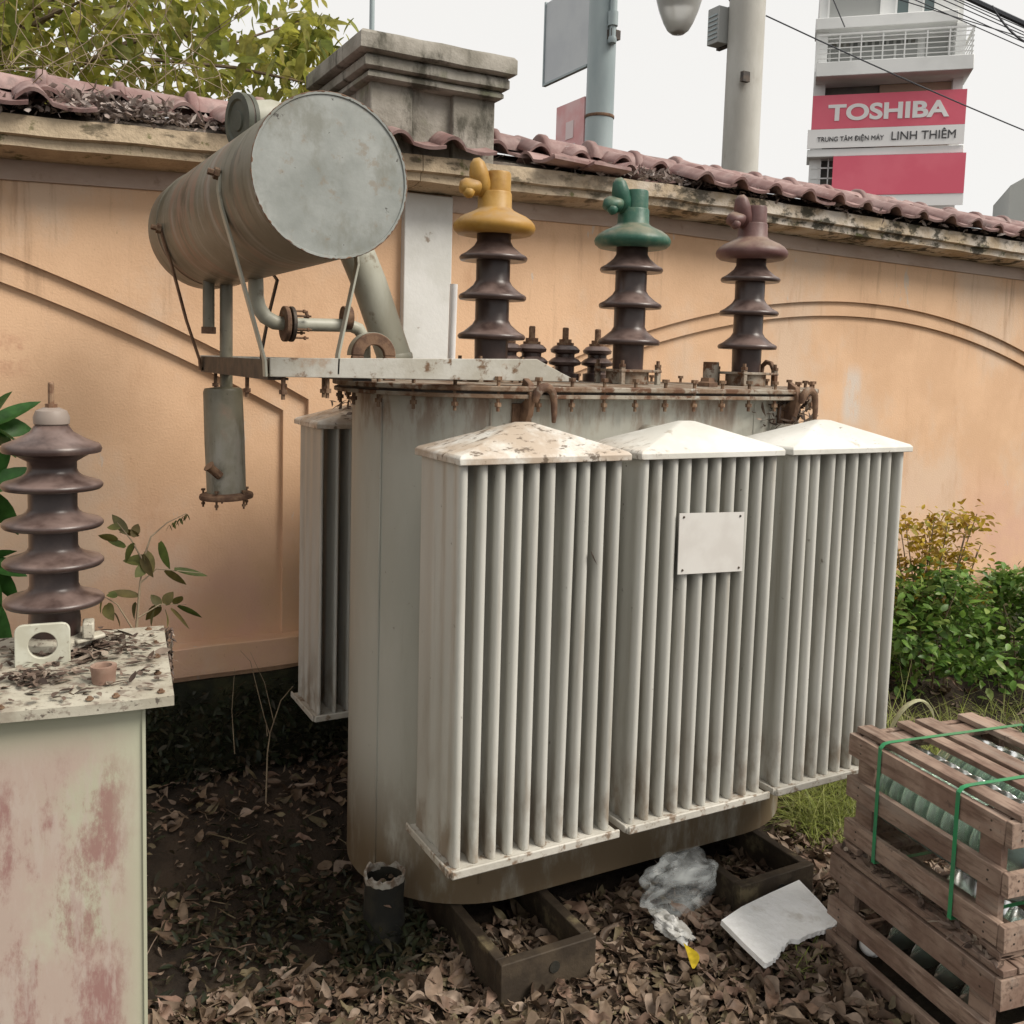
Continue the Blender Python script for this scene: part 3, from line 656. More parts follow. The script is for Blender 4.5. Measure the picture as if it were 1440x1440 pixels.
def half_ring(ri, ro, n=18, a0=0, a1=math.pi): return [(ro * math.cos(a0 + (a1 - a0) * k / n), ro * math.sin(a0 + (a1 - a0) * k / n)) for k in range(n + 1)] + [(ri * math.cos(a1 - (a1 - a0) * k / n), ri * math.sin(a1 - (a1 - a0) * k / n)) for k in range(n + 1)]
eye = MB().prism([(.064, -.075)] + half_ring(.029, .064) + [(.029, -.075)] if False else [(.029, -.07)] + [(.064, -.07)] + half_ring(.029, .064) + [(-.029, -.07)][:0], 0, .02)
eye = MB().prism(half_ring(.031, .066), -.006, .010, Matrix.Translation((.972, 2.62, 1.548)) @ Matrix.Rotation(math.pi / 2, 4, 'X'))
eye.box(.906, .941, 2.61, 2.626, 1.478, 1.548).box(1.003, 1.038, 2.61, 2.626, 1.478, 1.548)
eo = eye.build('lifting_eye', M['rust'], TX, bevel=.003)
MB().prism(half_ring(.052, .068), -.05, -.012, Matrix.Translation((.978, 2.62, 1.548)) @ Matrix.Rotation(math.pi / 2, 4, 'X')).build('rim', M['pipe'], eo)
# breather
br = MB().tube([(.629, 2.95, 1.76), (.629, 2.95, 1.43)], .019, 16).tube([(.578, 2.95, 1.77), (.578, 2.95, 1.60)], .017, 14).build('breather', M['tankgrey'], TX)
MB().lathe([(.0575, 0), (.0585, .15), (.057, .305), (.053, .314), (.02, .318)], (.630, 2.95, 1.125), (-.035, 0, 1), 32).build('canister', M['tankgrey'], br)
fl = MB().lathe([(.078, 0), (.080, .006), (.078, .014), (.062, .02)], (.630, 2.95, 1.105), (-.035, 0, 1), 32).build('flange', M['rust'], br)
MB().tube([(.60, 2.90, 1.18), (.572, 2.89, 1.205), (.565, 2.888, 1.212)], [.013, .013, .018], 10).build('valve', M['rust'], br)
MB().tube([(.578, 2.95, 1.62), (.578, 2.95, 1.60)], .021, 12).build('stub_end', M['rust'], br)
for k in range(5):
    a = k * 1.257 + .3; mesh_obj(BOLT, 'bolt', br, (.630 + .068 * math.cos(a), 2.95 + .068 * math.sin(a), 1.118), None, .6)
# thin gauge tube
gt = MB().tube([(1.348, 2.90, 1.478), (1.352, 2.90, 1.79)], .013, 12).build('gauge_tube', M['sign_white'], TX)
MB().lathe([(.02, 0), (.02, .035), (.015, .04)], (1.348, 2.90, 1.50), n=6).build('nut', M['dark_steel'], gt)
# high voltage bushings
def shed(z, r=.105, rc=.0525):
    return [(rc, z - .007), (r - .02, z - .010), (r - .004, z - .009), (r - .0005, z - .004), (r, z + .001), (r - .004, z + .007), (r - .018, z + .014), (rc + .022, z + .024), (rc + .008, z + .036), (rc, z + .050)]
def bushing(x, y, mat, lab):
    prof = [(.05, 1.478)]
    for z in (1.618, 1.738, 1.857): prof += shed(z)
    prof += [(.0525, 1.952)]
    pb = MB().lathe(prof, (x, y, 0), n=48).build('bushing', M['porcelain'], TX, ang=60)
    pb['label'] = lab
    MB().lathe([(.05, 1.930), (.09, 1.924), (.112, 1.928), (.124, 1.938), (.127, 1.949), (.124, 1.959), (.114, 1.971), (.098, 1.982), (.078, 1.991), (.060, 2.000), (.0525, 2.008), (.0515, 2.050), (.049, 2.055), (.004, 2.056)], (x, y, 0), n=48, caps=False).lathe([(.0415, 2.04), (.0405, 2.110), (.038, 2.116), (.004, 2.117)], (x + .008, y, 0), n=40, caps=False).build('top_cover', mat, pb, ang=50)
    arm = MB().tube([(x - .036, y, 2.045), (x - .05, y - .004, 2.075), (x - .06, y - .006, 2.105), (x - .067, y - .008, 2.135), (x - .070, y - .008, 2.148)], [.022, .030, .030, .022, .010], 12)
    arm.lathe([(.004, -.040), (.018, -.036), (.025, -.020), (.027, 0), (.024, .018), (.014, .030), (.004, .034)], (x - .082, y - .008, 2.062), (1, 0, .12), 14, wob=.12)
    arm.lathe([(.004, -.02), (.016, -.012), (.018, .004), (.006, .016)], (x - .098, y - .02, 2.045), (.3, 0, 1), 10)
    arm.lathe([(.026, 0), (.028, .006), (.028, .016), (.022, .02)], (x - .050, y - .004, 2.07), (-.35, 0, 1), 14)
    arm.build('terminal_cover', mat, pb, ang=80)
    fb = MB().box(x - .082, x + .082, y - .082, y + .082, 1.518, 1.527).lathe([(.072, 1.478), (.072, 1.52)], (x, y, 0), n=24)
    for sx in (-1, 1):
        for sy in (-1, 1): fb.box(x + sx * .072 - .008, x + sx * .072 + .008, y + sy * .072 - .008, y + sy * .072 + .008, 1.478, 1.535)
    fo = fb.build('clamp', M['cover'], pb, bevel=.002)
    for sx in (-1, 1):
        for sy in (-1, 1): mesh_obj(NUT, 'nut', pb, (x + sx * .072, y + sy * .072, 1.535), None, 1.1)
bushing(1.372, 2.66, M['yellow'], 'brown bushing with yellow top cover')
bushing(1.89, 2.66, M['green'], 'brown bushing with green top cover')
bushing(2.412, 2.66, M['red'], 'brown bushing with dull red top cover')
def small_bushing(x, y):
    o = MB().lathe([(.05, 1.478), (.05, 1.505), (.034, 1.51), (.034, 1.53), (.055, 1.536), (.058, 1.545), (.046, 1.556), (.034, 1.562), (.034, 1.572), (.05, 1.578), (.052, 1.588), (.04, 1.6), (.022, 1.606)], (x, y, 0), n=28).build('low_voltage_bushing', M['porcelain'], TX, ang=50)
    MB().lathe([(.03, 1.604), (.03, 1.612), (.022, 1.612), (.022, 1.624), (.011, 1.624), (.011, 1.662), (.008, 1.665)], (x, y, 0), n=10).build('terminal_stud', M['bolt'], o)
for x in (1.545, 1.642, 1.777, 1.912): small_bushing(x, 2.88)
MB().lathe([(.035, 1.478), (.035, 1.492), (.024, 1.495), (.022, 1.507)], (2.06, 2.45, 0), n=6).build('filler_plug', M['rust'], TX)
MB().tube([(2.49, 2.60, 1.478), (2.49, 2.60, 1.535), (2.49, 2.615, 1.56), (2.49, 2.64, 1.565), (2.49, 2.66, 1.55), (2.49, 2.67, 1.478)], .009, 10).build('lifting_eye', M['rust'], TX)
MB().tube([(2.30, 2.72, 1.478), (2.30, 2.72, 1.56)], .028, 14).build('filler_plug', M['cover'], TX)
for x in (1.285, 2.26):                                 # lifting lugs on the tank front
    lp = [(-.0, -.10), (-.05, -.03), (-.062, .02), (-.05, .055), (-.02, .07), (-.012, .05), (-.03, .03), (-.03, .01), (.0, -.005)]
    l = MB().prism(lp, -.009, .009, Matrix.Translation((x, YC - TR, 1.43)) @ Matrix(((0, 0, 1, 0), (1, 0, 0, 0), (0, 1, 0, 0), (0, 0, 0, 1))))
    l.box(x - .03, x + .03, YC - TR - .006, YC - TR + .003, 1.33, 1.43)
    l.tube([(x + .034 - .03 * math.cos(a_), 2.232, 1.435 + .042 * math.sin(a_) - max(0, a_ - 2.6) * .06) for a_ in [k_ * .28 for k_ in range(13)]], [.007, .010, .012, .013, .013, .013, .013, .012, .012, .011, .010, .009, .006], 8)
    l.build('lifting_lug', M['rust'], TX, bevel=.002)
# base channels under the tank
def channel_frame(x0, x1, y0):
    h = -.002; t = .03; l = GZ - .02
    r = MB().box(x0, x1, y0, y0 + t, l, h).build('base_channel', M['frame'], TX, bevel=.003)
    for xa, xb in ((x0, x0 + t), (x1 - t, x1)): MB().box(xa, xb, y0 + t + .001, 3.1, l, h - .002).build('rail', M['frame'], r, bevel=.003)
    MB().lathe([(.016, 0), (.016, .003)], (x0 + (x1 - x0) * .55, y0, -.05), (0, -1, 0), 14).build('bolt_hole', M['can'], r)
channel_frame(1.128, 1.420, 2.040); channel_frame(1.948, 2.250, 2.058)
mb = MB()
for k in range(260):                                    # vine fibres and dust on the right lug and rear radiator cap
    if k < 150: p = Vector((rnd.gauss(2.27, .05), YC - TR - rnd.uniform(.0, .03), rnd.uniform(1.33, 1.46)))
    else: p = Vector((rnd.gauss(1.13, .04), rnd.uniform(3.1, 3.25), 1.345 + rnd.uniform(0, .05)))
    put_leaf(mb, p, rnd.uniform(.02, .06), rnd.uniform(.004, .014), rnd.uniform(0, 6.3), rnd.gauss(0, .7), rnd.gauss(0, .8), 0, rnd.uniform(-.6, .6), nv=4)
stuff_from(mb, 'dry_debris', M['lid_debris'], 'dry twigs and leaf bits caught on the transformer', 'debris')

# ------------------------------------------------------------------ small cabinet at left with a bushing on its lid
CB = thing('transformer_cabinet', 'pale green metal cabinet with red scuffs and a brown bushing on its dirty lid', 'cabinet', (0, 0, 0))
LX, LY, LZ = .62, .435, .975                             # built with its lid's front right corner at the origin of x, y
MB().box(-LX, -.045, .03, LY - .03, GZ - .02, .958).build('body', M['cabinet'], CB, bevel=.003)
MB().box(-.05, -.0445, .026, .031, GZ - .02, .958).build('edge_strip', M['cabinet'], CB)
mb = MB(); k = 24; vs = []; fs = []
for i in range(k + 1):
    for j in range(9):
        x = -LX - .045 + (LX + .045) * i / k; y = LY * j / 8
        for s in (0, 1): vs.append((x, y + .003 * noise.noise(Vector((x * 6, s, 4))) * (j in (0, 8)), (.958, LZ)[s] + .003 * noise.noise(Vector((x * 4, y * 4, 0)))))
def vi(i, j, s): return (i * 9 + j) * 2 + s
for i in range(k):
    for j in range(8):
        fs += [(vi(i, j, 1), vi(i + 1, j, 1), vi(i + 1, j + 1, 1), vi(i, j + 1, 1)), (vi(i, j, 0), vi(i, j + 1, 0), vi(i + 1, j + 1, 0), vi(i + 1, j, 0))]
    fs += [(vi(i, 0, 0), vi(i + 1, 0, 0), vi(i + 1, 0, 1), vi(i, 0, 1)), (vi(i, 8, 1), vi(i + 1, 8, 1), vi(i + 1, 8, 0), vi(i, 8, 0))]
for j in range(8): fs += [(vi(k, j, 0), vi(k, j + 1, 0), vi(k, j + 1, 1), vi(k, j, 1)), (vi(0, j, 1), vi(0, j + 1, 1), vi(0, j + 1, 0), vi(0, j, 0))]
lid = mb.add(vs, fs).build('lid', M['lid'], CB)
bx, by = -.199, .334                                   # bushing axis
prof = [(.043, LZ), (.044, LZ + .08)]
for z in (1.095, 1.166, 1.236, 1.305): 
    prof += [(.041, z - .008), (.062, z - .010), (.081, z - .009), (.0845, z - .005), (.0845, z - .001), (.081, z + .003), (.066, z + .0075), (.052, z + .013), (.044, z + .019), (.041, z + .026)]
prof += [(.041, 1.345), (.066, 1.360), (.0815, 1.362), (.0835, 1.368), (.080, 1.376), (.058, 1.385), (.036, 1.398), (.028, 1.41)]
prof = prof[:1] + [(q * 1.045, 1.55 - (1.55 - z) * 1.048) for q, z in prof[1:]]
bu = MB().lathe(prof, (bx, by, 0), n=56).build('bushing', M['porcelain'], CB, ang=60)
MB().lathe([(.026, 1.402), (.031, 1.406), (.0318, 1.418), (.027, 1.430), (.014, 1.436)], (bx, by, 0), n=28).build('seal', M['whitecap'], bu)
MB().lathe([(.011, 1.434), (.011, 1.443), (.0055, 1.443), (.0055, 1.481), (.004, 1.483)], (bx, by, 0), n=10).build('terminal_stud', M['bolt'], bu)
cl = MB().lathe([(.060, LZ + .006), (.068, LZ + .012), (.068, LZ + .024), (.058, LZ + .030)], (bx, by, 0), n=36).build('clamp_ring', M['lid'], bu)
MB().bar((bx + .035, by - .05, LZ + .025), (bx + .085, by - .03, LZ + .03), .03, .008).box(bx + .05, bx + .07, by - .06, by - .02, LZ + .03, LZ + .06).build('clamp', M['lid'], bu, bevel=.003)
# lug: rounded plate with a round hole
hole = [(.0235 * math.cos(2 * math.pi * k / 64), .0235 * math.sin(2 * math.pi * k / 64)) for k in range(64)]
def rrect(w_, h_, r, n=6):
    out = []
    for cx, cy, a0 in ((w_ - r, h_ - r, 0), (-w_ + r, h_ - r, 90), (-w_, -h_, None), (w_, -h_, None)):
        if a0 is None: out.append((cx, cy)); continue
        for k in range(n + 1):
            a = R_(a0 + 90 * k / n); out.append((cx + r * math.cos(a), cy + r * math.sin(a)))
    return out
def plate_hole(outer, hl, t, Mx):
    # outer is resampled to match the hole's angles so that one ring of quads joins them
    b = MB(); n = len(hl); o2 = []
    for k in range(n):
        a = 2 * math.pi * k / n; d = Vector((math.cos(a), math.sin(a)))
        best = None
        for i in range(len(outer)):
            p, q = Vector(outer[i]), Vector(outer[(i + 1) % len(outer)]); e = q - p
            den = d.x * e.y - d.y * e.x
            if abs(den) < 1e-9: continue
            tt = (p.x * e.y - p.y * e.x) / den; u = (p.x * d.y - p.y * d.x) / den
            if tt > 0 and -1e-6 <= u <= 1 + 1e-6 and (best is None or tt > best): best = tt
        o2.append((d.x * best, d.y * best))
    vs = [Mx @ Vector((x, y, h)) for h in (0, t) for x, y in o2 + hl]; fs = []
    for k in range(n):
        j = (k + 1) % n
        fs += [(k, n + k, n + j, j), (2 * n + k, 2 * n + j, 3 * n + j, 3 * n + k), (k, j, 2 * n + j, 2 * n + k), (n + k, 3 * n + k, 3 * n + j, n + j)]
    return b.add(vs, fs)
plate_hole(rrect(.0455, .039, .014), hole, .009, Matrix.Translation((-.213, .236, LZ + .038)) @ Matrix.Rotation(math.pi / 2, 4, 'X')).build('lug', M['lugpaint'], CB, bevel=.0015)
MB().lathe([(.019, 0), (.020, .018), (.0215, .022), (.0215, .030), (.014, .030), (.013, .018)], (-.110, .105, LZ), n=24).build('filler_plug', M['clay'], CB)
for x, y in ((-.02, .02), (-.022, .12), (-.02, .22), (-.02, .31), (-.03, .41), (-.13, .018), (-.26, .018), (-.09, .02)):
    mesh_obj(NUT, 'nut', lid, (x, y, LZ + .001), None, (.6, .6, .28))
place(CB, at(245, 978, Z=LZ) - Vector((0, 0, LZ)), R_(-6.5))
CBM = Matrix.Translation(CB.location) @ Matrix.Rotation(R_(-6.5), 4, 'Z')
mb = MB()
for k in range(620):
    if k < 330: x, y = rnd.gauss(-.16, .05), rnd.gauss(.29, .05)
    elif k < 420: x, y = rnd.gauss(-.222, .022), rnd.gauss(.145, .02)
    else: x, y = rnd.uniform(-.3, -.02), rnd.uniform(.03, .39)
    x = min(x, -.01); y = min(max(y, .01), .42)
    p = CBM @ Vector((x, y, LZ + .004 + rnd.uniform(0, .010 if k < 420 else .002)))
    put_leaf(mb, p, rnd.uniform(.008, .035), rnd.uniform(.003, .014), rnd.uniform(0, 6.3), rnd.gauss(0, .15), rnd.gauss(0, .3), 0, rnd.uniform(-.3, .3), nv=4)
for k in range(160):
    p = CBM @ Vector((.002 + rnd.uniform(0, .012), .39 + rnd.gauss(0, .012), LZ - rnd.uniform(-.01, .13)))
    put_leaf(mb, p, rnd.uniform(.01, .02), rnd.uniform(.004, .01), rnd.uniform(0, 6.3), rnd.gauss(-1, .5), rnd.gauss(0, .6), 0, 0, nv=3)
stuff_from(mb, 'leaf_debris', M['lid_debris'], 'crumbled dark leaves and bark bits strewn over the cabinet lid', 'debris')

# ------------------------------------------------------------------ stacked crates with glass insulators
KZ = (1.55 - GZ) / 1.55                                  # heights below the eye grow with the lowered ground
def zk(z): return 1.55 - (1.55 - z) * KZ
ca = at(1195, 1022, Z=zk(.615)); cn = at(1426, 1150, Z=zk(.615))
cdir = Vector((cn.x - ca.x, cn.y - ca.y)); CLEN = cdir.length; crot = math.atan2(cdir.y, cdir.x)
CWID = .50                                              # local x runs along the long side towards the camera, local y to the right and back
NAIL, _ = MB().lathe([(.0028, -.001), (.0028, .0007), (.001, .001)], n=8).mesh('nail', M['dark_steel'], True, center=False)
def crate(name, label, z0, slats, hx, off, top):
    z0 = zk(z0); slats = [(zk(a), zk(b)) for a, b in slats]
    c = thing(name, label, 'crate', (0, 0, 0))
    x0, x1, y0, y1 = -off, CLEN + off, -off, CWID + off; T = .019
    zmax = max(b for a, b in slats)
    for (a, b) in slats:
        j = lambda: rnd.uniform(-.003, .003)
        MB().box(x0, x1 - T - .002, y0, y0 + T, a + j(), b + j()).build('slat', M['wood'], c, bevel=.0015, seg=1)
        MB().box(x0, x1 - T - .002, y1 - T, y1, a + j(), b + j()).build('slat', M['wood'], c, bevel=.0015, seg=1)
        MB().box(x1 - T, x1, y0 - .001, y1 + .001, a + j(), b + j()).build('slat', M['wood'], c, bevel=.0015, seg=1)
        MB().box(x0 - .001, x0 + T - .003, y0 + T + .002, y1 - T - .002, a + j(), b + j()).build('slat', M['wood'], c, bevel=.0015, seg=1)
    for px in (x0 + T + .002, x1 - 2 * T - .07):
        for py in (y0 + T + .001, y1 - 2 * T - .001):
            MB().box(px, px + .065, py, py + .02, z0 + .005, zmax - .006).build('post', M['wood'], c, bevel=.0015, seg=1)
    for (a, b) in slats:                                 # nail heads at the slat ends
        for z in (a + (b - a) * .3, a + (b - a) * .7):
            for y in (y0 + .03, y1 - .03): mesh_obj(NAIL, 'nail', c, (x1, y, z), (0, math.pi / 2, 0))
            for x in (x0 + .05, x1 - .06): mesh_obj(NAIL, 'nail', c, (x, y0, z), (math.pi / 2, 0, 0))
    if top:
        for yy, wd in top:
            MB().box(x0 + .004, x1 + .002, yy, yy + wd, zmax + .003, zmax + .019).build('slat', M['wood'], c, bevel=.0015, seg=1)
        for xx in (.03, CLEN - .08):
            MB().box(xx, xx + .05, y0 + T + .002, y1 - T - .002, zmax - .017, zmax + .001).build('slat', M['wood'], c, bevel=.0015, seg=1)
    return c
CRM = Matrix.Translation((ca.x, ca.y, 0)) @ Matrix.Rotation(crot, 4, 'Z')
up = crate('wooden_crate', 'upper slatted wooden crate bound with two green straps, full of glass insulators', .31,
           [(.545, .598), (.432, .486), (.312, .366)], .31, 0, [(.022, .050), (.16, .045), (.225, .06), (.38, .055)])
low = crate('wooden_crate', 'lower slatted wooden crate carrying the strapped one, leaf bits along its ledge', 0,
            [(.198, .266), (.092, .146), (.002, .048)], 0, .022, None)
for yy in (-.018, .03, .12, .26, .40, .47):
    MB().box(-.02, CLEN + .02, yy, yy + .042, zk(.27), zk(.286)).build('slat', M['wood'], low, bevel=.0015, seg=1)
for xx in (.0, CLEN - .07):
    MB().box(xx, xx + .06, 0, CWID, zk(.288), zk(.307)).build('slat', M['wood'], low, bevel=.0015, seg=1)
for c in (up, low): c.matrix_world = CRM
for xs_, lab in ((.128, 'green plastic strap round the upper crate, the end nearer the transformer'), (.400, 'green plastic strap round the upper crate, the end nearer the camera')):
    w_, t_ = .0125, .0009; y0, y1, zb, zt = -.003, CWID + .003, zk(.305), zk(.598) + .021
    loop = [(y0, zb), (y1, zb), (y1, zt - .004), (y1 - .006, zt), (y0 + .03, zt), (y0 + .012, zt - .003), (y0, zt - .014)]
    b = MB(); vs = []; fs = []; m = len(loop); cy, cz = (y0 + y1) / 2, (zb + zt) / 2
    for x in (xs_ - w_ / 2, xs_ + w_ / 2):
        for s in (0, 1):
            for y, z in loop: vs.append((x, y + (t_ if y > cy else -t_) * s, z + (t_ if z > cz else -t_) * s))
    for j in range(m):
        k = (j + 1) % m
        fs += [(j, k, 2 * m + k, 2 * m + j), (m + j, 3 * m + j, 3 * m + k, m + k), (j, m + j, m + k, k), (2 * m + j, 2 * m + k, 3 * m + k, 3 * m + j)]
    o = b.add(vs, fs).build('crate_strap', M['strap']); tag(o, lab, 'strap', 'green straps round the crate')
    o.matrix_world = CRM @ Matrix.Translation(o.location)
def insulator():
    c = thing('glass_insulator', 'ribbed green glass insulator disc lying nested in a row inside the upper crate', 'insulator', (0, 0, 0), 'glass insulators in the crates')
    MB().lathe([(.030, .03), (.045, .026), (.075, .018), (.105, .006), (.116, -.004), (.117, -.010), (.112, -.013), (.104, -.010), (.098, -.022), (.092, -.022), (.086, -.006), (.076, -.006), (.070, -.020), (.064, -.020), (.056, -.004), (.03, .002)],
               axis=(1, 0, 0), n=40, caps=False).build('glass_disc', M['glass'], c, ang=50)
    MB().lathe([(.022, -.03), (.022, 0), (.034, .008), (.036, .03), (.028, .05), (.014, .054)], axis=(1, 0, 0), n=20).build('metal_cap', M['pole_blue'], c, ang=50)
    return c
ORD = ['first', 'second', 'third', 'fourth', 'fifth', 'sixth', 'seventh', 'eighth', 'ninth', 'tenth']
proto = insulator(); first = True
def put_ins(x, y, z, rot=(0, 0, 0), lab=None, s=1):
    global first
    c = proto if first else copy_tree(proto); first = False
    c.matrix_world = CRM @ Matrix.Translation((x, y, zk(z))) @ Matrix.Rotation(rot[2], 4, 'Z') @ Matrix.Rotation(rot[1], 4, 'Y') @ Matrix.Scale(s, 4)
    if lab: c['label'] = lab
for row, yy in enumerate((.143, .375)):
    for k in range(10): put_ins(.055 + .046 * k, yy + rnd.uniform(-.003, .003), .468 + rnd.uniform(-.003, .003), (0, rnd.gauss(0, .03), 0),
                                '%s glass insulator disc from the transformer end, %s row in the upper crate' % (ORD[k], 'near' if row == 0 else 'far'))
for k in range(4): put_ins(.16 + .085 * k, .15, .125, (0, .45, .1), '%s leaning glass insulator from the transformer end, near side of the lower crate' % ORD[k], .95)
for k in range(4): put_ins(.12 + .10 * k, .36, .125, (0, -.3, .2), '%s leaning glass insulator from the transformer end, far side of the lower crate' % ORD[k], .95)
pk = MB().lathe([(.012, -.03), (.026, -.024), (.034, -.008), (.030, .0), (.034, .008), (.030, .018), (.018, .026), (.012, .03)], n=24).build('porcelain_knob', M['sign_white'])
tag(pk, 'small white porcelain knob lying on the floor of the lower crate', 'knob'); pk.matrix_world = CRM @ Matrix.Translation((.085, .05, zk(.055))) @ Matrix.Rotation(1.2, 4, 'X')
mb = MB()
for k in range(120):
    p = CRM @ Vector((rnd.uniform(-.01, CLEN), rnd.uniform(-.018, .03), zk(.287) + rnd.uniform(0, .008)))
    put_leaf(mb, p, rnd.uniform(.01, .045), rnd.uniform(.006, .018), rnd.uniform(0, 6.3), rnd.gauss(0, .4), rnd.gauss(0, .5), 0, rnd.uniform(-.4, .4), nv=4)
stuff_from(mb, 'leaf_debris', M['lid_debris'], 'dark leaf bits lying on the ledge between the two crates', 'debris')

# ------------------------------------------------------------------ rubbish on the ground
poly = [(1.708, 1.849), (1.80, 1.875), (1.92, 1.896), (2.057, 1.917), (2.048, 1.83), (2.029, 1.742)]
jag = [at(x, y, Z=.05).to_2d()[:] for x, y in ((1188, 1293), (1168, 1303), (1149, 1308), (1134, 1318), (1119, 1320), (1108, 1334), (1100, 1344), (1086, 1354))]
for a, b in zip(jag, jag[1:]):
    for k in range(1, 7):
        t = k / 6; poly.append((a[0] + (b[0] - a[0]) * t + rnd.gauss(0, .0012), a[1] + (b[1] - a[1]) * t + rnd.gauss(0, .0022)))
poly += [(1.709, 1.76)]
poly = [(x * KZ, y * KZ) for x, y in poly]; ctr = Vector((1.86 * KZ, 1.80 * KZ, zk(.055)))
b = MB().prism([(x - ctr.x, y - ctr.y) for x, y in poly], -.008, .008)
fo = b.build('foam_board', M['foam'], smooth=False); tag(fo, 'broken white foam board lying tilted on dry leaves beside the crates', 'foam')
fo.location = ctr; fo.rotation_euler = (R_(9), R_(3), 0)
def crumple(o, rx, ry, rz, seed, amp, n=26, m=18, fz=7):
    vs = []; fs = []
    for j in range(m + 1):
        th = math.pi * j / m
        for i in range(n):
            ph = 2 * math.pi * i / n; d = Vector((math.sin(th) * math.cos(ph), math.sin(th) * math.sin(ph), math.cos(th)))
            k = 1 + amp * noise.noise(d * 2.2 + Vector((seed, 0, 0))) + amp * .6 * abs(noise.noise(d * fz + Vector((0, seed, 0))))
            vs.append(Vector(o) + Vector((d.x * rx, d.y * ry, d.z * rz)) * k)
    for j in range(m):
        for i in range(n): fs.append((j * n + i, j * n + (i + 1) % n, (j + 1) * n + (i + 1) % n, (j + 1) * n + i))
    return MB().add(vs, fs)
bc = at(955, 1245, Z=zk(.10))
bag = crumple(bc, .125, .05, .095, 3.1, .34, 72, 48, 2.4); bag.v = [Vector((v.x, v.y, max(v.z, GZ + .012))) for v in bag.v]
tag(bag.build('plastic_bag', M['plastic'], ang=60), 'crumpled clear plastic bag lying against the transformer base', 'bag')
wb = at(945, 1303, Z=zk(.035))
wr = crumple(wb, .034, .070, .020, 8.2, .55, 48, 32, 5)
tag(wr.build('crumpled_wrapper', M['wrapper'], ang=40), 'crumpled white wrapper below the clear plastic bag', 'wrapper')
can = MB(); cc = at(541, 1219, Z=zk(.235)); cc.z = GZ
can.lathe([(.046, 0), (.056, .012), (.054, .06), (.0585, .10), (.0545, .15), (.055, .225), (.050, .225), (.048, .17)], cc, n=30, caps=False, wob=.03)
co = can.build('tin_can', M['can']); tag(co, 'dark old can with a chipped pale rim standing beside the transformer tank', 'can')
rb_ = MB(); vs = []; fs = []; n = 40
for k in range(n):
    a = 2 * math.pi * k / n; j = .008 * noise.noise(Vector((math.cos(a) * 3, math.sin(a) * 3, 1)))
    for r, z in ((.0565, .218 + j), (.0575, .237 + 2.2 * j), (.051, .238 + 2.2 * j), (.0505, .218 + j)): vs.append(cc + Vector((r * math.cos(a), r * math.sin(a), z)))
for k in range(n):
    for j in range(4): fs.append((k * 4 + j, k * 4 + (j + 1) % 4, ((k + 1) % n) * 4 + (j + 1) % 4, ((k + 1) % n) * 4 + j)[::-1])
# the rim is a part of the can
me, c_ = rb_.add(vs, fs).mesh('rim', M['rim'], True, 40); W[co.name] = Vector(co.location); mesh_obj(me, 'rim', co, c_)
mb = MB()
for k in range(40): put_leaf(mb, cc + Vector((rnd.gauss(0, .02), rnd.gauss(0, .02), rnd.uniform(.17, .205))), .022, .012, rnd.uniform(0, 6.3), rnd.gauss(0, .3), rnd.gauss(0, .4))
me, c_ = mb.mesh('leaf_fill', M['litter'], True, 180); o = mesh_obj(me, 'leaf_fill', co, c_); o['kind'] = 'stuff'
dl = MB(); p = at(831, 776, Y=1.986); put_leaf(dl, p, .045, .014, .5, -1.1, .9, .3, .2, .3, 3, 6)
tag(dl.build('dead_leaf', M['lid_debris'], ang=180), 'small dark dead leaf stuck to a fin of the leftmost radiator', 'leaf')
yl = MB(); p = at(974, 1362, Z=zk(.045)); _v, _f = leaf_grid(.10, .042, .6, -.15, .5, 5, 10, 1.25); _q = rotm(R_(62), .22, .45)
yl.add([p + _q @ v for v in _v], _f)
tag(yl.build('yellow_leaf', M['yleaf'], ang=180), 'bright yellow fallen leaf among brown ones near the plastic bag', 'leaf')

# ------------------------------------------------------------------ leaf litter
def free(x, y):
    lx, ly = (CRM.inverted() @ Vector((x, y, 0))).xy
    if -.03 < lx < CLEN + .03 and -.03 < ly < CWID + .03: return False
    if x < .25 and 1.6 < y < 2.05: return False
    if 1.128 < x < 1.42 and 2.03 < y < 2.08 or 1.948 < x < 2.25 and 2.05 < y < 2.1: return False
    dx = x - min(max(x, XC0), XC1)
    return math.hypot(dx, y - YC) > TR - .05
mb = MB(); n = 0
def crumpled(mb, p, L_, wd, yaw, pitch, roll, curl, bend, fold, nu, nv, amp):
    vs, fs = leaf_grid(L_, wd, curl, bend, fold, nu, nv, rnd.uniform(.7, 1.5)); Mx = rotm(yaw, pitch, roll); p = Vector(p); sd = rnd.uniform(0, 50); sk = rnd.uniform(-.8, .8)
    out = []
    for v in vs:
        v = Vector((v.x, v.y + sk * v.x * v.x / L_, v.z)); nn = noise.noise(Vector((v.x * 2.5 / L_, v.y * 2.5 / L_, sd)))
        out.append(p + Mx @ (v + Vector((0, amp * L_ * .4 * nn, amp * L_ * nn))))
    mb.add(out, fs)
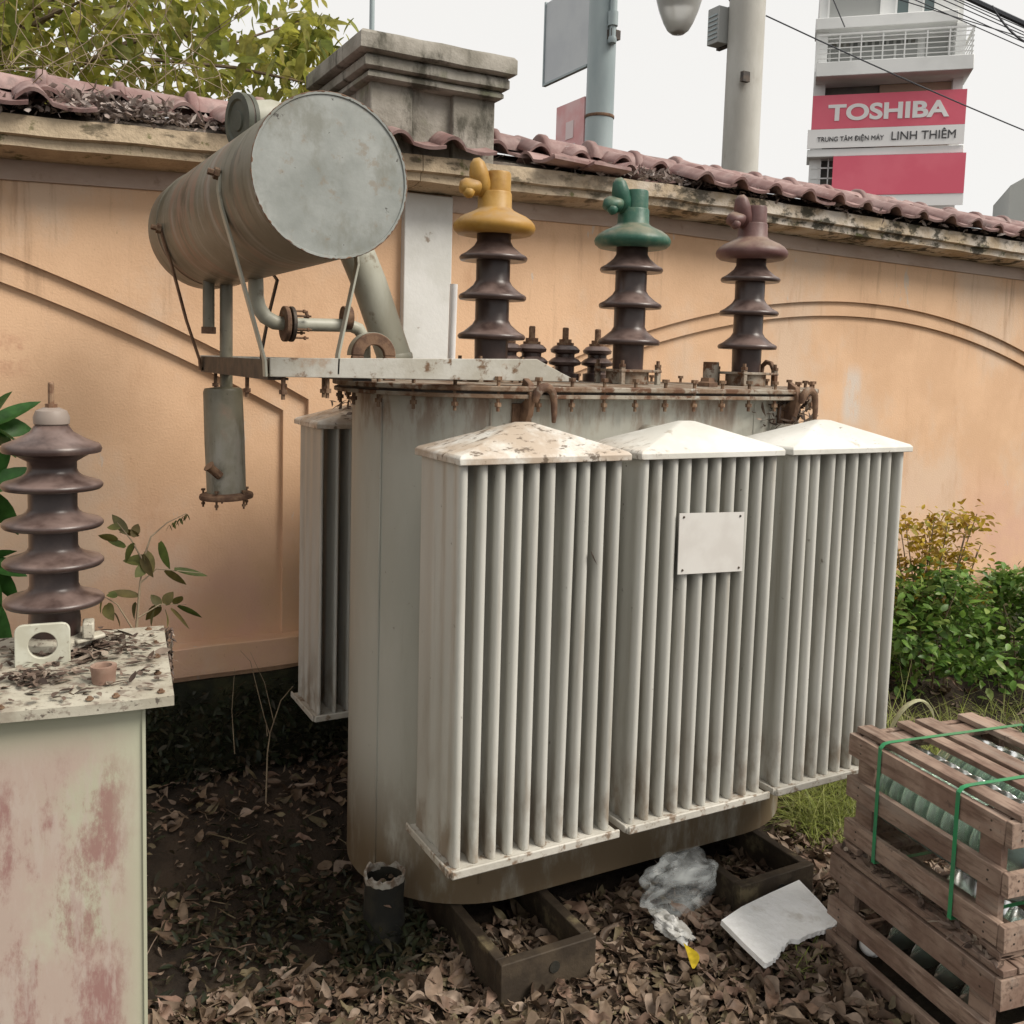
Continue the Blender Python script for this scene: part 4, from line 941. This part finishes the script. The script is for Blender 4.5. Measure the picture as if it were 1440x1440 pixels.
while n < 23000:
    if n < 17500: x, y = rnd.uniform(.1, 3.1), rnd.uniform(1.2, 2.4)
    elif n < 21000: x, y = rnd.uniform(-.2, 3.2), rnd.uniform(2.2, 3.62)
    else: x, y = rnd.uniform(2.6, 5.6), rnd.uniform(1.6, 3.5)
    if not free(x, y) or math.hypot(x - cc.x, y - cc.y) < .072: continue
    if x < 1.15 and 2.35 < y < 2.98 and rnd.random() < .30: continue          # litter thinned over dark soil, standing in for the shade left of the tank
    n += 1
    L_ = rnd.choice((.01, .013, .018, .025, .034, .044, .054, .066)) * rnd.uniform(.7, 1.2)
    crumpled(mb, (x, y, gz(x, y) + rnd.uniform(-.006, .016)), L_, L_ * rnd.uniform(.3, .66), rnd.uniform(0, 6.3), rnd.gauss(.03, .20), rnd.gauss(0, .33), rnd.choice((0, 0, 2, 4, -3)) * rnd.random(), rnd.uniform(-.4, .4), rnd.uniform(-.1, .45), 5 if L_ > .04 else 3, 8 if L_ > .04 else 5, rnd.uniform(.1, .35))
for k in range(260):                                    # twigs and leaf stalks
    x, y = rnd.uniform(.25, 2.8), rnd.uniform(1.25, 3.2)
    if not free(x, y): continue
    a = rnd.uniform(0, 6.3); L_ = rnd.uniform(.03, .16); p = Vector((x, y, gz(x, y) + .014)); d = Vector((math.cos(a), math.sin(a), rnd.gauss(0, .06))) * L_
    mb.tube([p, p + d * .5 + Vector((rnd.gauss(0, .006), rnd.gauss(0, .006), .004)), p + d], rnd.uniform(.0008, .0022), 4)
stuff_from(mb, 'leaf_litter', M['litter'], 'brown dry leaf litter covering the yard around the transformer', 'leaf litter')
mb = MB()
for k in range(1100):  # creeping weeds; their dark colour also deepens the shade left of the tank
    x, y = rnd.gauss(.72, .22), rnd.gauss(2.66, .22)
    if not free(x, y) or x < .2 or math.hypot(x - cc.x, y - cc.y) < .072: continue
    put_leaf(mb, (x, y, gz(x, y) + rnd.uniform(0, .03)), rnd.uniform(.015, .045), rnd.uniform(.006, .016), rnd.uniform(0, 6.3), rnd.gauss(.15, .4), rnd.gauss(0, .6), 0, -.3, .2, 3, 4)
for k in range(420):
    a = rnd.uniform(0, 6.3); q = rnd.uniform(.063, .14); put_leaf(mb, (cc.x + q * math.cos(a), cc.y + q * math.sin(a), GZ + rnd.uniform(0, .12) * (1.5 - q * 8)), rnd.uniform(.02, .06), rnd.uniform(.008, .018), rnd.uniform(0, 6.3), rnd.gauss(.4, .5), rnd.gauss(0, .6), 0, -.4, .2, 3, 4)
stuff_from(mb, 'ground_cover', M['weed'], 'low creeping weeds made dark for the shade left of the tank', 'weeds')
BL = []
for k in range(8):
    b = MB(); vs, fs = leaf_grid(1, rnd.uniform(.36, .52), rnd.uniform(-.6, .9), rnd.uniform(-.25, .3), rnd.uniform(.05, .4), 5, 9); b.add(vs, fs)
    # wavy margin
    b.v = [v + Vector((0, .25 * (k % 3 - 1) * v.x * v.x, .09 * math.sin(v.x * 11 + k) * (abs(v.y) * 3) + .12 * noise.noise(Vector((v.x * 3, v.y * 3, k))))) for v in b.v]
    BL.append(b.mesh('fallen_leaf', M['bigleaf'], True, 180, center=False)[0])
k = 0
while k < 110:
    x, y = rnd.uniform(.3, 2.4), rnd.uniform(1.3, 2.25)
    if not free(x, y): continue
    L_ = rnd.uniform(.06, .105)
    o = mesh_obj(BL[k % 8], 'fallen_leaf', None, (x, y, gz(x, y) + rnd.uniform(.012, .024)), (rnd.gauss(0, .22), rnd.gauss(0, .14), rnd.uniform(0, 6.3)), L_)
    marks = (('the dark can', cc.x, cc.y), ('the left base channel', 1.27, 2.02), ('the right base channel', 2.1, 2.03), ('the plastic bag', bc.x, bc.y), ('the white foam board', 1.9 * KZ, 1.78 * KZ),
             ('the lower crate', ca.x + .03, ca.y - .25), ('the pale green cabinet', .3, 1.7), ('the yellow leaf', 1.69, 1.9))
    nm = sorted((math.hypot(x - q, y - e), t) for t, q, e in marks)
    tag(o, 'large dry leaf on litter nearest %s, then %s' % (nm[0][1], nm[1][1]), 'leaf', 'large fallen leaves'); k += 1

# ------------------------------------------------------------------ plants
def stem_plant(name, label, cat, stems, leaves, lmat, smat, leafname='leaf', group=None):
    root = thing(name, label, cat, stems[0][0][0], group)
    for pts, r in stems:
        MB().tube(pts, [r * (1 - .7 * i / (len(pts) - 1)) for i in range(len(pts))], 7).build('stem', smat, root)
    for (p, q, wd, roll, bend) in leaves:
        d = Vector(q) - Vector(p); yaw, pit = toward(d); b = MB()
        put_leaf(b, p, d.length, wd, yaw, pit, roll, 0, bend, .22, 3, 7); b.build(leafname, lmat, root, ang=180)
    return root
# palmate plant at the left edge
YP = 2.75; leaves = []; st = []
for (cx_, cy_, items) in ((-18, 600, [(56, 562), (48, 602), (30, 640), (52, 628), (8, 548), (-60, 560), (-66, 610)]),
                         (-22, 690, [(46, 656), (26, 748), (-4, 738), (-70, 660), (-64, 720), (12, 625)]),
                         (-25, 790, [(40, 805), (22, 770), (30, 842), (-2, 880), (-70, 800), (-50, 860)]),
                         (-30, 830, [(14, 905), (18, 850), (-40, 930), (-74, 880)])):
    yy = YP + rnd.uniform(-.12, .18); c_ = at(cx_, cy_, Y=yy)
    for qx, qy in items:
        q = at(qx, qy, Y=yy + rnd.uniform(-.12, .1)); leaves.append((c_, q, .060 if (q - c_).length > .1 else .046, rnd.choice((-1, 1)) * rnd.uniform(.5, 1.1), rnd.uniform(-.18, -.02)))
    base = Vector((-.02, 2.85, .0)); st.append(([base, base.lerp(c_, .5) + Vector((-.03, 0, .1)), c_], .007))
stem_plant('broadleaf_plant', 'dark green plant with long finger like leaves behind the left cabinet', 'plant', st, leaves, M['broad'], M['sapl'])
# sapling between cabinet and wall
YS = 2.6; A = lambda x, y, d=0: at(x, y, Y=YS + d)
st = [([A(188, 1100), A(192, 880), A(197, 820), A(202, 785)], .005), ([A(202, 785), A(212, 755), A(235, 735), A(262, 722)], .003), ([A(202, 790), A(185, 760), A(165, 735)], .003), ([A(197, 820), A(220, 800), A(285, 806)], .0025), ([A(192, 870), A(225, 850), A(262, 850)], .0025), ([A(190, 890), A(165, 850), A(145, 838)], .0025)]
lv = []
for p, q, wd in [((205, 775), (217, 805), .022), ((200, 780), (212, 812), .024), ((225, 762), (238, 800), .022), ((212, 790), (172, 785), .03), ((190, 765), (172, 790), .03), ((178, 750), (158, 722), .022), ((170, 742), (150, 740), .02), ((186, 755), (196, 735), .02),
                 ((195, 752), (168, 748), .022), ((165, 760), (138, 752), .02), ((176, 770), (150, 756), .018), ((245, 800), (292, 810), .016), ((232, 802), (262, 822), .016), ((165, 838), (150, 836), .022), ((195, 838), (152, 832), .022), ((192, 848), (184, 872), .026), ((146, 838), (138, 862), .024), ((150, 850), (156, 870), .028),
                 ((226, 852), (212, 836), .02), ((232, 850), (242, 832), .028), ((246, 850), (256, 838), .024), ((250, 852), (284, 868), .016), ((240, 856), (268, 884), .016), ((225, 852), (206, 870), .024), ((218, 855), (212, 880), .02), ((232, 858), (240, 880), .02), ((160, 862), (172, 880), .03), ((205, 795), (190, 812), .024)]:
    lv.append((A(*p), A(*q, rnd.uniform(-.05, .05)), wd * 1.2, rnd.choice((-1, 1)) * rnd.uniform(.4, 1.2), rnd.uniform(-.2, 0)))
for k in range(6):
    p = (238 + k * 5, 738 - k * 3); lv.append((A(*p), A(p[0] + 4, p[1] + 9), .008, rnd.gauss(0, .5), 0)); lv.append((A(*p), A(p[0] - 5, p[1] + 10), .008, rnd.gauss(0, .5), 0))
stem_plant('sapling', 'thin sapling with sparse olive leaves growing between cabinet and wall', 'plant', st, lv, M['sapl'], M['twig'])
# dry stalks by the rear radiator
YD = 3.0; A = lambda x, y: at(x, y, Y=YD)
st = [([A(374, 1130), A(376, 1060), A(380, 1030), A(395, 985), A(412, 965)], .0028), ([A(380, 1035), A(372, 1010), A(352, 930), A(338, 915)], .0018), ([A(385, 1015), A(372, 960), A(352, 917)], .0015), ([A(330, 1060), A(326, 1000), A(330, 940)], .0015), ([A(376, 1035), A(374, 1018)], .002)]
stem_plant('dry_stalk', 'bare dry forked stalk standing in front of the mossy wall base', 'plant', st, [], M['twig'], M['twig'])
# weeds at the wall foot on the left
mb = MB()
for k in range(2600):
    x = rnd.uniform(-.5, 1.2); z = rnd.uniform(0, .34) * (1 - .25 * rnd.random()); y = YF - .05 - rnd.uniform(0, .02) - (.34 - z) * .22 * rnd.random()
    put_leaf(mb, (x, y, z), rnd.uniform(.015, .05), rnd.uniform(.008, .02), rnd.uniform(3.1, 6.3), rnd.gauss(0, .6), rnd.gauss(0, .6), 0, -.2, nv=4)
stuff_from(mb, 'ground_cover', M['weed'], 'dark small weeds and moss along the foot of the wall', 'weeds')
# bush at right, tall yellowing shrub behind it
def bush(name, label, c, rx, ry, z0, z1, n, mat, ls, stems, top=False):
    root = thing(name, label, 'shrub', (c[0], c[1], 0))
    for k in range(stems):
        a = rnd.uniform(0, 6.3); e = Vector((c[0] + rx * .75 * math.cos(a) * rnd.random(), c[1] + ry * .7 * math.sin(a), z1 * rnd.uniform(.75, 1.0)))
        b_ = Vector((c[0] + rx * .2 * math.cos(a), c[1] + ry * .2 * math.sin(a), 0))
        MB().tube([b_, b_.lerp(e, .5) + Vector((rnd.gauss(0, .02), rnd.gauss(0, .02), .03)), e], [.005, .004, .002], 6).build('stem', M['bark'], root)
    b = MB(); cl = []
    for k in range(max(6, n // 45)):
        a = rnd.uniform(0, 6.3); r = math.sqrt(rnd.random()); zz = rnd.uniform(z0, z1); s = 1 - .55 * max(0, (zz - z0) / (z1 - z0)) ** 2
        cl.append(Vector((c[0] + rx * r * s * math.cos(a), c[1] + ry * r * s * math.sin(a), zz)))
    for k in range(n):
        p = rnd.choice(cl) + Vector((rnd.gauss(0, .05), rnd.gauss(0, .05), rnd.gauss(0, .04)))
        if p.y > YF - .03: p.y = YF - .03 - rnd.random() * .05
        L_ = rnd.uniform(*ls)
        put_leaf(b, p, L_, L_ * rnd.uniform(.4, .6), rnd.uniform(0, 6.3), rnd.gauss(-.1, .5), rnd.gauss(0, .5), 0, -.15, .2, 3, 4)
    o = b.build('foliage', mat, root, ang=180); o['kind'] = 'stuff'
    return root
bush('green_bush', 'dense dark green bush growing at the wall behind the crates', (4.08, 3.08), .48, .34, -.04, .54, 2700, M['bushg'], (.03, .065), 8)
bush('green_bush', 'broad leaved green bush at the right edge behind the crates', (4.72, 3.0), .38, .34, -.04, .52, 1900, M['bushg'], (.035, .07), 6)
bush('yellowing_shrub', 'sparse shrub with yellow and brown leaves rising above the green bush', (4.28, 3.22), .52, .17, .34, .83, 1250, M['bushy'], (.025, .05), 14)
# grass tuft under the right radiator, blades elsewhere
def blades(mb, c, r, n, h, lean=.7):
    for k in range(n):
        a = rnd.uniform(0, 6.3); q = r * math.sqrt(rnd.random()); p = Vector((c[0] + q * math.cos(a), c[1] + q * math.sin(a), gz(c[0], c[1])))
        L_ = h * rnd.uniform(.5, 1.2); put_leaf(mb, p, L_, rnd.uniform(.0015, .0045), rnd.uniform(0, 6.3), rnd.gauss(1.0, .4), 0, 0, -lean * rnd.uniform(.3, 1.2), .2, 3, 6)
mb = MB(); gp = at(1158, 1150, Z=GZ); blades(mb, gp, .15, 1000, .15, 1.6); blades(mb, gp + Vector((-.1, -.1, 0)), .12, 300, .08, 1.2); blades(mb, gp + Vector((.25, .3, 0)), .25, 300, .12)
stuff_from(mb, 'grass', M['grass'], 'bright green grass tuft growing under the right hand radiator', 'grass')
mb = MB(); q_ = at(1290, 1030, Z=.25); blades(mb, (3.1, 2.5, 0), .32, 900, .30, 1.3); blades(mb, (3.8, 2.7, 0), .5, 700, .16, 1.2); blades(mb, (4.6, 2.5, 0), .5, 500, .14, 1.2); blades(mb, at(1120, 1345, Z=GZ), .10, 110, .045)
stuff_from(mb, 'grass', M['grass'], 'straggling tall grass behind the crates', 'grass')
ctl = [at(x, y, Y=2.35) for x, y in ((1244, 1050), (1268, 965), (1310, 975), (1314, 1012))]; ap = []
for i in range(13):
    t = i / 12; ap.append(ctl[0] * (1 - t) ** 3 + ctl[1] * 3 * t * (1 - t) ** 2 + ctl[2] * 3 * t * t * (1 - t) + ctl[3] * t ** 3)
b = MB(); vs = []; fs = []
for i, p in enumerate(ap):
    w_ = .004 + .014 * math.sin(math.pi * (.1 + .88 * i / 12))
    vs += [p + Vector((-.005, -w_, .002)), p + Vector((0, 0, .006)), p + Vector((.005, w_, -.006))]
for i in range(12): fs += [(i * 3, i * 3 + 1, i * 3 + 4, i * 3 + 3), (i * 3 + 1, i * 3 + 2, i * 3 + 5, i * 3 + 4)]
tag(b.add(vs, fs).build('arched_leaf', M['paleleaf'], ang=180), 'pale arched blade of grass bending over behind the crates', 'leaf')

# ------------------------------------------------------------------ tree behind the wall
tr = thing('leafy_tree', 'leafy tree with light olive leaves behind the wall, hung with dry vines', 'tree', (-.1, 4.9, 0))
MB().tube([(-.1, 4.9, 0), (-.08, 4.9, 1.2), (-.02, 4.88, 2.2), (.05, 4.85, 3.0), (.1, 4.8, 3.9)], [.10, .085, .07, .05, .02], 12).build('trunk', M['bark'], tr)
tips = []
for k in range(22):
    z = rnd.uniform(2.0, 3.6); a = rnd.uniform(0, 6.3); s = Vector((-.05 + .04 * (z - 2), 4.87, z))
    e = s + Vector((math.cos(a) * rnd.uniform(.5, 1.2), math.sin(a) * rnd.uniform(.3, .8), rnd.uniform(.1, .7))); md = s.lerp(e, .5) + Vector((0, 0, .12))
    MB().tube([s, md, e], [.022, .014, .005], 7).build('limb', M['bark'], tr); tips += [md, e, s.lerp(e, .75)]
bp = [at(x, y, Y=4.6) for x, y in ((90, 102), (180, 60), (240, 48), (330, 60), (420, 30))]
MB().tube(bp, [.012, .011, .01, .007, .003], 7).build('limb', M['bark'], tr)
bp = [at(x, y, Y=4.55) for x, y in ((150, 80), (240, 86), (330, 95), (440, 118), (470, 122))]
MB().tube(bp, [.01, .009, .008, .006, .003], 7).build('limb', M['bark'], tr)
mb = MB()
for k in range(2000):
    u = rnd.random()
    if u < .80:
        px, py = rnd.uniform(-60, 430), rnd.uniform(-60, 150)
        if px > 330 and py < 40 and rnd.random() < .55: continue
        y = rnd.uniform(4.1, 5.2); p = at(px, py, Y=y)
    elif u < .9: p = at(rnd.gauss(440, 25), rnd.uniform(15, 130), Y=rnd.uniform(4.5, 4.9))
    else: p = rnd.choice(tips) + Vector((rnd.gauss(0, .18), rnd.gauss(0, .18), rnd.gauss(0, .15)))
    if p.z < 2.2: continue
    L_ = rnd.uniform(.06, .13)
    put_leaf(mb, p, L_, L_ * rnd.uniform(.32, .45), rnd.uniform(0, 6.3), rnd.gauss(-.5, .5), rnd.gauss(0, .6), 0, -.25, .15, 3, 5)
for a, b_ in (((455, 60), (470, 78)), ((440, 48), (462, 52)), ((432, 22), (452, 36)), ((420, 30), (432, 44)), ((462, 66), (466, 98)), ((446, 40), (470, 46)), ((486, 48), (494, 62)), ((428, 70), (434, 98)), ((400, 20), (424, 12)), ((452, 0), (460, 8)), ((405, 32), (440, 18))):
    p, q = at(*a, Y=4.6), at(*b_, Y=4.6); yw, pt = toward(q - p); put_leaf(mb, p, (q - p).length * 1.25, .04, yw, pt, rnd.gauss(0, .3), 0, -.2, .15, 3, 6)
o = mb.build('crown', M['tree'], tr, ang=180); o['kind'] = 'stuff'
vn = MB()
for k in range(42):
    x = rnd.uniform(-10, 330); p = at(x, rnd.uniform(90, 165), Y=rnd.uniform(3.6, 3.9)); pts = [p]
    d = Vector((rnd.gauss(0, .5), rnd.gauss(.2, .3), rnd.uniform(.3, 1))).normalized()
    for s in range(6):
        d = (d + Vector((rnd.gauss(0, .35), rnd.gauss(0, .3), rnd.gauss(-.05, .3)))).normalized(); pts.append(pts[-1] + d * rnd.uniform(.05, .12))
    vn.tube(pts, .0017, 4)
stuff_from(vn, 'vine', M['twig'], None, None, tr)

# ------------------------------------------------------------------ street furniture beyond the wall
bl = Vector((3.68, 5.62, 0))
bp = thing('street_pole', 'blue grey steel street pole rising behind the tiled wall top', 'pole', bl)
MB().tube([bl, bl + Vector((.0, 0, 2)), bl + Vector((0, 0, 6.2))], [.098, .096, .092], 28).build('shaft', M['pole_blue'], bp)
MB().lathe([(.099, 0), (.101, .004), (.101, .016), (.099, .02)], bl + Vector((0, 0, 3.19)), n=28).build('band', M['rust'], bp)
c_ = at(862, 30, Y=5.50)
MB().tube([c_ + Vector((0, 0, .5)), c_ + Vector((0, 0, -.10))], .022, 12).tube([c_ + Vector((0, 0, .06)), c_ + Vector((0, 0, -.03))], .034, 12).lathe([(.004, -.03), (.026, -.02), (.03, 0), (.026, .02), (.004, .03)], c_ + Vector((0, 0, -.12)), n=14).tube([c_ + Vector((0, 0, 0)), bl + Vector((.05, -.06, c_.z - .02))], .018, 10).build('bracket', M['pole_blue'], bp)
MB().bar(bl + Vector((-.02, -.11, c_.z - .08)), bl + Vector((.06, -.10, c_.z - .08)), .05, .06).build('clamp', M['dark_steel'], bp)
def board(name, z0, z1, y0, y1, mat, label):
    b = MB().box(3.62, 3.632, y0, y1, z0, z1); o = b.build(name, mat); tag(o, label, 'sign', 'boards on the street pole'); W[o.name] = Vector(o.location)
    return o
gb = board('sign_board', 3.56, 4.13, 5.70, 6.28, M['board_grey'], 'upper grey blank signboard fixed to the blue street pole')
MB().box(3.612, 3.640, 6.28, 6.295, 3.545, 4.14).build('edge_bar', M['pole_blue'], gb)
MB().box(3.612, 3.640, 5.70, 6.28, 3.545, 3.56).build('edge_bar', M['pole_blue'], gb)
pb_ = board('sign_board', 2.75, 3.352, 5.72, 6.09, M['board_pink'], 'lower faded pink signboard on the blue street pole')
MB().box(3.6155, 3.6195, 5.82, 5.98, 3.0, 3.06).box(3.6155, 3.6195, 5.85, 5.95, 3.10, 3.22).build('print', mk('faded_print', (.70, .58, .58)), pb_)
lc = at(953, 49, Y=5.05)
lp = thing('street_lamp', 'hanging street lamp with a pale bowl shaped glass', 'lamp', (lc.x, lc.y, lc.z))
MB().lathe([(.012, 0), (.04, .006), (.068, .028), (.095, .075), (.125, .15), (.142, .21), (.148, .24)], lc, n=40, caps=False).build('glass_bowl', M['lampglass'], lp, ang=60)
MB().lathe([(.15, .235), (.155, .25), (.15, .28), (.12, .36), (.06, .41), (.03, .42)], lc, n=36).build('housing', M['pole_blue'], lp, ang=50)
MB().lathe([(.02, .012), (.036, .016), (.036, .022), (.02, .03)], lc, n=18).build('lamp_holder', M['dark_steel'], lp)
MB().tube([lc + Vector((0, 0, .42)), lc + Vector((0, 0, .7)), lc + Vector((-.1, .3, .95)), bl + Vector((.0, -.05, 5.0))], .025, 10).build('arm', M['pole_blue'], lp)
cp = Vector((5.56, 6.33, 0))
up_ = thing('utility_pole', 'weathered concrete utility pole standing behind the wall', 'pole', cp)
sh = MB().tube([cp, cp + Vector((0, 0, 3)), cp + Vector((0, 0, 7.5))], [.162, .152, .138], 32).build('shaft', M['pole_conc'], up_)
hp = at(1048, 108, Y=6.18)
MB().box(hp.x - .035, hp.x + .035, cp.y - .168, cp.y - .13, hp.z - .04, hp.z + .04).build('plate', M['dark_steel'], up_)
MB().lathe([(.155, 0), (.158, .005), (.158, .02), (.155, .025)], cp + Vector((0, 0, 4.56)), n=32).build('band', M['dark_steel'], up_)
hb = at(1009, 40, Y=6.5)
jb = thing('junction_box', 'small grey louvred junction box fixed to the concrete pole', 'box', (hb.x, hb.y, hb.z - .15))
MB().box(hb.x - .05, hb.x + .06, hb.y - .07, hb.y + .07, hb.z - .135, hb.z + .16).build('box_body', M['bgrey'], jb, bevel=.006)
MB().box(hb.x + .06, hb.x + .10, hb.y - .08, hb.y + .08, hb.z - .15, hb.z + .17).build('back_plate', M['dark_steel'], jb, bevel=.004)
for k in range(6): MB().bar((hb.x - .054, hb.y - .055, hb.z - .09 + k * .036), (hb.x - .054, hb.y + .055, hb.z - .09 + k * .036), .008, .012).build('louvre', M['pole_blue'], jb)
ms = at(523, 30, Y=13.8)
MB_ = MB().tube([(ms.x, ms.y, 0), (ms.x, ms.y, 9)], [.045, .035], 12); o = MB_.build('slim_mast', M['pole_blue']); tag(o, 'slim pale blue mast far behind the pillar', 'mast')
def wire(a, b, sag, r, label, n=14):
    a, b = Vector(a), Vector(b); pts = []
    for k in range(n + 1):
        t = k / n; p = a.lerp(b, t); p.z -= sag * 4 * t * (1 - t); pts.append(p)
    o = MB().tube(pts, r, 6).build('overhead_wire', M['wire']); tag(o, label, 'wire', 'overhead wires'); return o
def wpix(a, b, d1, d2, ext=7):
    pa, pb = at(*a, Y=d1), at(*b, Y=d2); v = pb - pa; return pa - v * 2.5, pb + v * ext
wire(*wpix((1370, 0), (1440, 32), 6.2, 5.95), .01, .028, 'thick black bundled cable crossing the upper right corner')
wire(at(1077, 22, Y=6.25), at(1077, 22, Y=6.25) + (at(1500, 192, Y=5.6) - at(1077, 22, Y=6.25)) * 2.2, .10, .006, 'thin wire running from the concrete pole past the red banner')
wire(*wpix((1172, 0), (1188, 38), 6.8, 6.75, .0), 0, .006, 'short wire end hanging above the white building')
for i, (a, b) in enumerate((((1290, 0), (1440, 66)), ((1310, 0), (1440, 58)), ((1330, 0), (1440, 48)), ((1345, 0), (1440, 44)), ((1270, 0), (1440, 52)), ((1352, 0), (1440, 38)))):
    wire(*wpix(a, b, 6.4 + .05 * i, 5.95 + .05 * i), .01, .005, 'thin slack wire below the thick black cable, %s in the bunch' % ORD[i])
wire(at(1395, 8, Y=6.1), at(1440, 58, Y=5.95), .04, .010, 'short looped cable hanging from the thick black cable')

# ------------------------------------------------------------------ narrow white building with shop banners
BO, BR = Vector((24.866, 21.458, 0)), R_(-44.86)
bd = thing('tower_house', 'narrow white multi storey building with balconies behind red shop banners', 'building', (0, 0, 0))
BMX = Matrix.Translation(BO) @ Matrix.Rotation(BR, 4, 'Z')
b = MB()
b.box(-2.3, 2.0, .9, 11, 0, 15.5)                       # main volume, facade set back behind the balconies
b.box(-2.36, -2.0, 0, .9, 0, 12.1).box(1.72, 2.0, 0, .9, 0, 12.1)
b.box(-2.3, 1.72, .2, .9, 12.43, 15.5)
b.build('wall', M['bwhite'], bd, smooth=False)
MB().box(-2.40, 1.72, -.25, .9, 12.08, 12.43).build('slab', M['bwhite'], bd, bevel=.02)
MB().box(-2.32, 2.14, -.9, .9, 10.47, 10.90).build('balcony', M['bwhite'], bd, bevel=.02)
MB().box(-2.45, 2.1, -.35, .9, 8.16, 8.40).build('slab', M['bwhite'], bd, bevel=.02)
for x0, x1, z0, z1, m in ((-2.0, -.5, 12.5, 14.2, 'bgrey'), (0, .32, 12.45, 14.0, 'bglass'), (.78, 1.06, 12.45, 14.0, 'bglass')):  # the grey pane stands in for a recess, its shade in the colour
    wi = MB().box(x0, x1, .185, .198, z0, z1).build('window', M[m], bd); MB().box(x0 - .06, x0, .16, .198, z0, z1).box(x1, x1 + .06, .16, .198, z0, z1).build('frame', M['bwhite'], wi)
ob = MB().box(-1.95, .72, .86, .895, 10.9, 11.98).build('window', M['bgrey'], bd)
for k in range(12): MB().box(-1.85 + k * .215, -1.72 + k * .215, .84, .858, 11.84, 11.96).build('vent_block', M['bdark'], ob)
for k in range(4): MB().box(-1.95 + k * .66, -1.88 + k * .66, .83, .858, 10.9, 11.8).build('mullion', M['bwhite'], ob)
MB().box(.95, 1.6, .86, .895, 10.9, 11.98).build('window', M['bgrey'], bd)
rl = MB().bar((-2.3, -.88, 11.70), (2.1, -.88, 11.70), .05, .05).bar((2.1, -.88, 11.70), (2.1, .9, 11.70), .05, .05).build('railing', M['bwhite'], bd)
for z in (11.0, 11.15, 11.3, 11.45, 11.58): MB().bar((-2.3, -.88, z), (2.1, -.88, z), .025, .025).bar((2.1, -.88, z), (2.1, .9, z), .025, .025).build('rail', M['bwhite'], rl)
for k in range(8): MB().box(-2.3 + k * .62, -2.26 + k * .62, -.9, -.86, 10.9, 11.7).build('baluster', M['bwhite'], rl)
MB().box(-2.05, -.38, .4, .89, 8.4, 10.46).build('opening', M['bdark'], bd)
MB().box(-.36, 1.72, .3, .89, 8.4, 10.46).build('panel', M['bbeige'], bd)
gr = MB().box(-2.3, 1.7, .3, .89, 6.0, 8.16).build('opening', M['bdark'], bd)
for k in range(4): MB().box(-2.3, -1.6, -.02, .02, 6.9 + k * .32, 6.94 + k * .32).build('grille_bar', M['bwhite'], gr)
for k in range(2): MB().box(-2.1 + k * .3, -2.06 + k * .3, -.02, .02, 6.4, 8.16).build('grille_bar', M['bwhite'], gr)
MB().box(-2.3, 2.0, -.05, .3, 6.0, 6.95).build('parapet', M['bwhite'], bd)
bd.matrix_world = BMX
def text(s, size, x0, x1, z, y, mat, parent, bold=0, name='lettering', tilt=0):
    cu = bpy.data.curves.new('lettering', 'FONT'); cu.body = s; cu.size = size; cu.extrude = .01; cu.offset = bold
    t = bpy.data.objects.new('tmp', cu); me = bpy.data.meshes.new_from_object(t); bpy.data.objects.remove(t)
    w0, w1 = min(v.co.x for v in me.vertices), max(v.co.x for v in me.vertices); k = (x1 - x0) / (w1 - w0)
    for v in me.vertices: v.co = Vector(((v.co.x - w0) * k, -v.co.z, v.co.y))
    me.materials.clear(); me.materials.append(mat); me.name = name
    return mesh_obj(me, name, parent, (x0, y, z), (0, tilt, 0))
s1 = thing('shop_banner', 'red and white shop banner with bold white capitals on the white building', 'sign', (0, 0, 0))
MB().box(-2.36, 2.08, -.40, -.36, 9.0, 10.03).build('red_panel', M['sign_red'], s1)
MB().box(-2.46, 2.08, -.40, -.355, 8.42, 8.995).build('white_panel', M['sign_white'], s1)
text('TOSHIBA', .66, -1.88, 1.62, 9.26, -.413, M['sign_white'], s1, .022)
text('TRUNG TÂM ĐIỆN MÁY', .2, -2.16, -.2, 8.62, -.413, M['sign_ink'], s1, 0)
text('LINH THIÊM', .36, .02, 1.84, 8.60, -.413, M['sign_ink'], s1, .0)
s1.matrix_world = BMX
s2 = thing('shop_banner', 'plain pinkish red lower shop banner just above the wall tiles', 'sign', (0, 0, 0))
MB().box(-1.65, 2.17, -.42, -.38, 6.95, 8.15).build('red_panel', M['sign_red'], s2)
MB().box(-1.65, 2.17, -.40, -.37, 6.6, 6.945).build('white_panel', M['sign_white'], s2)
s2.matrix_world = BMX
p = at(1420, 262, Y=26)
fb = thing('grey_building', 'corner of a distant grey building at the right edge above the wall', 'building', (p.x, p.y, 0))
b = MB().prism([(0, 0), (9, 0), (9, p.z + 5.4), (0, p.z)], -.2, 5, Matrix.Translation((p.x, p.y, 0)) @ Matrix.Rotation(R_(-48), 4, 'Z') @ Matrix.Rotation(math.pi / 2, 4, 'X') @ Matrix.Scale(-1, 4, (0, 0, 1)))
b.build('wall', M['bgrey'], fb, smooth=False)
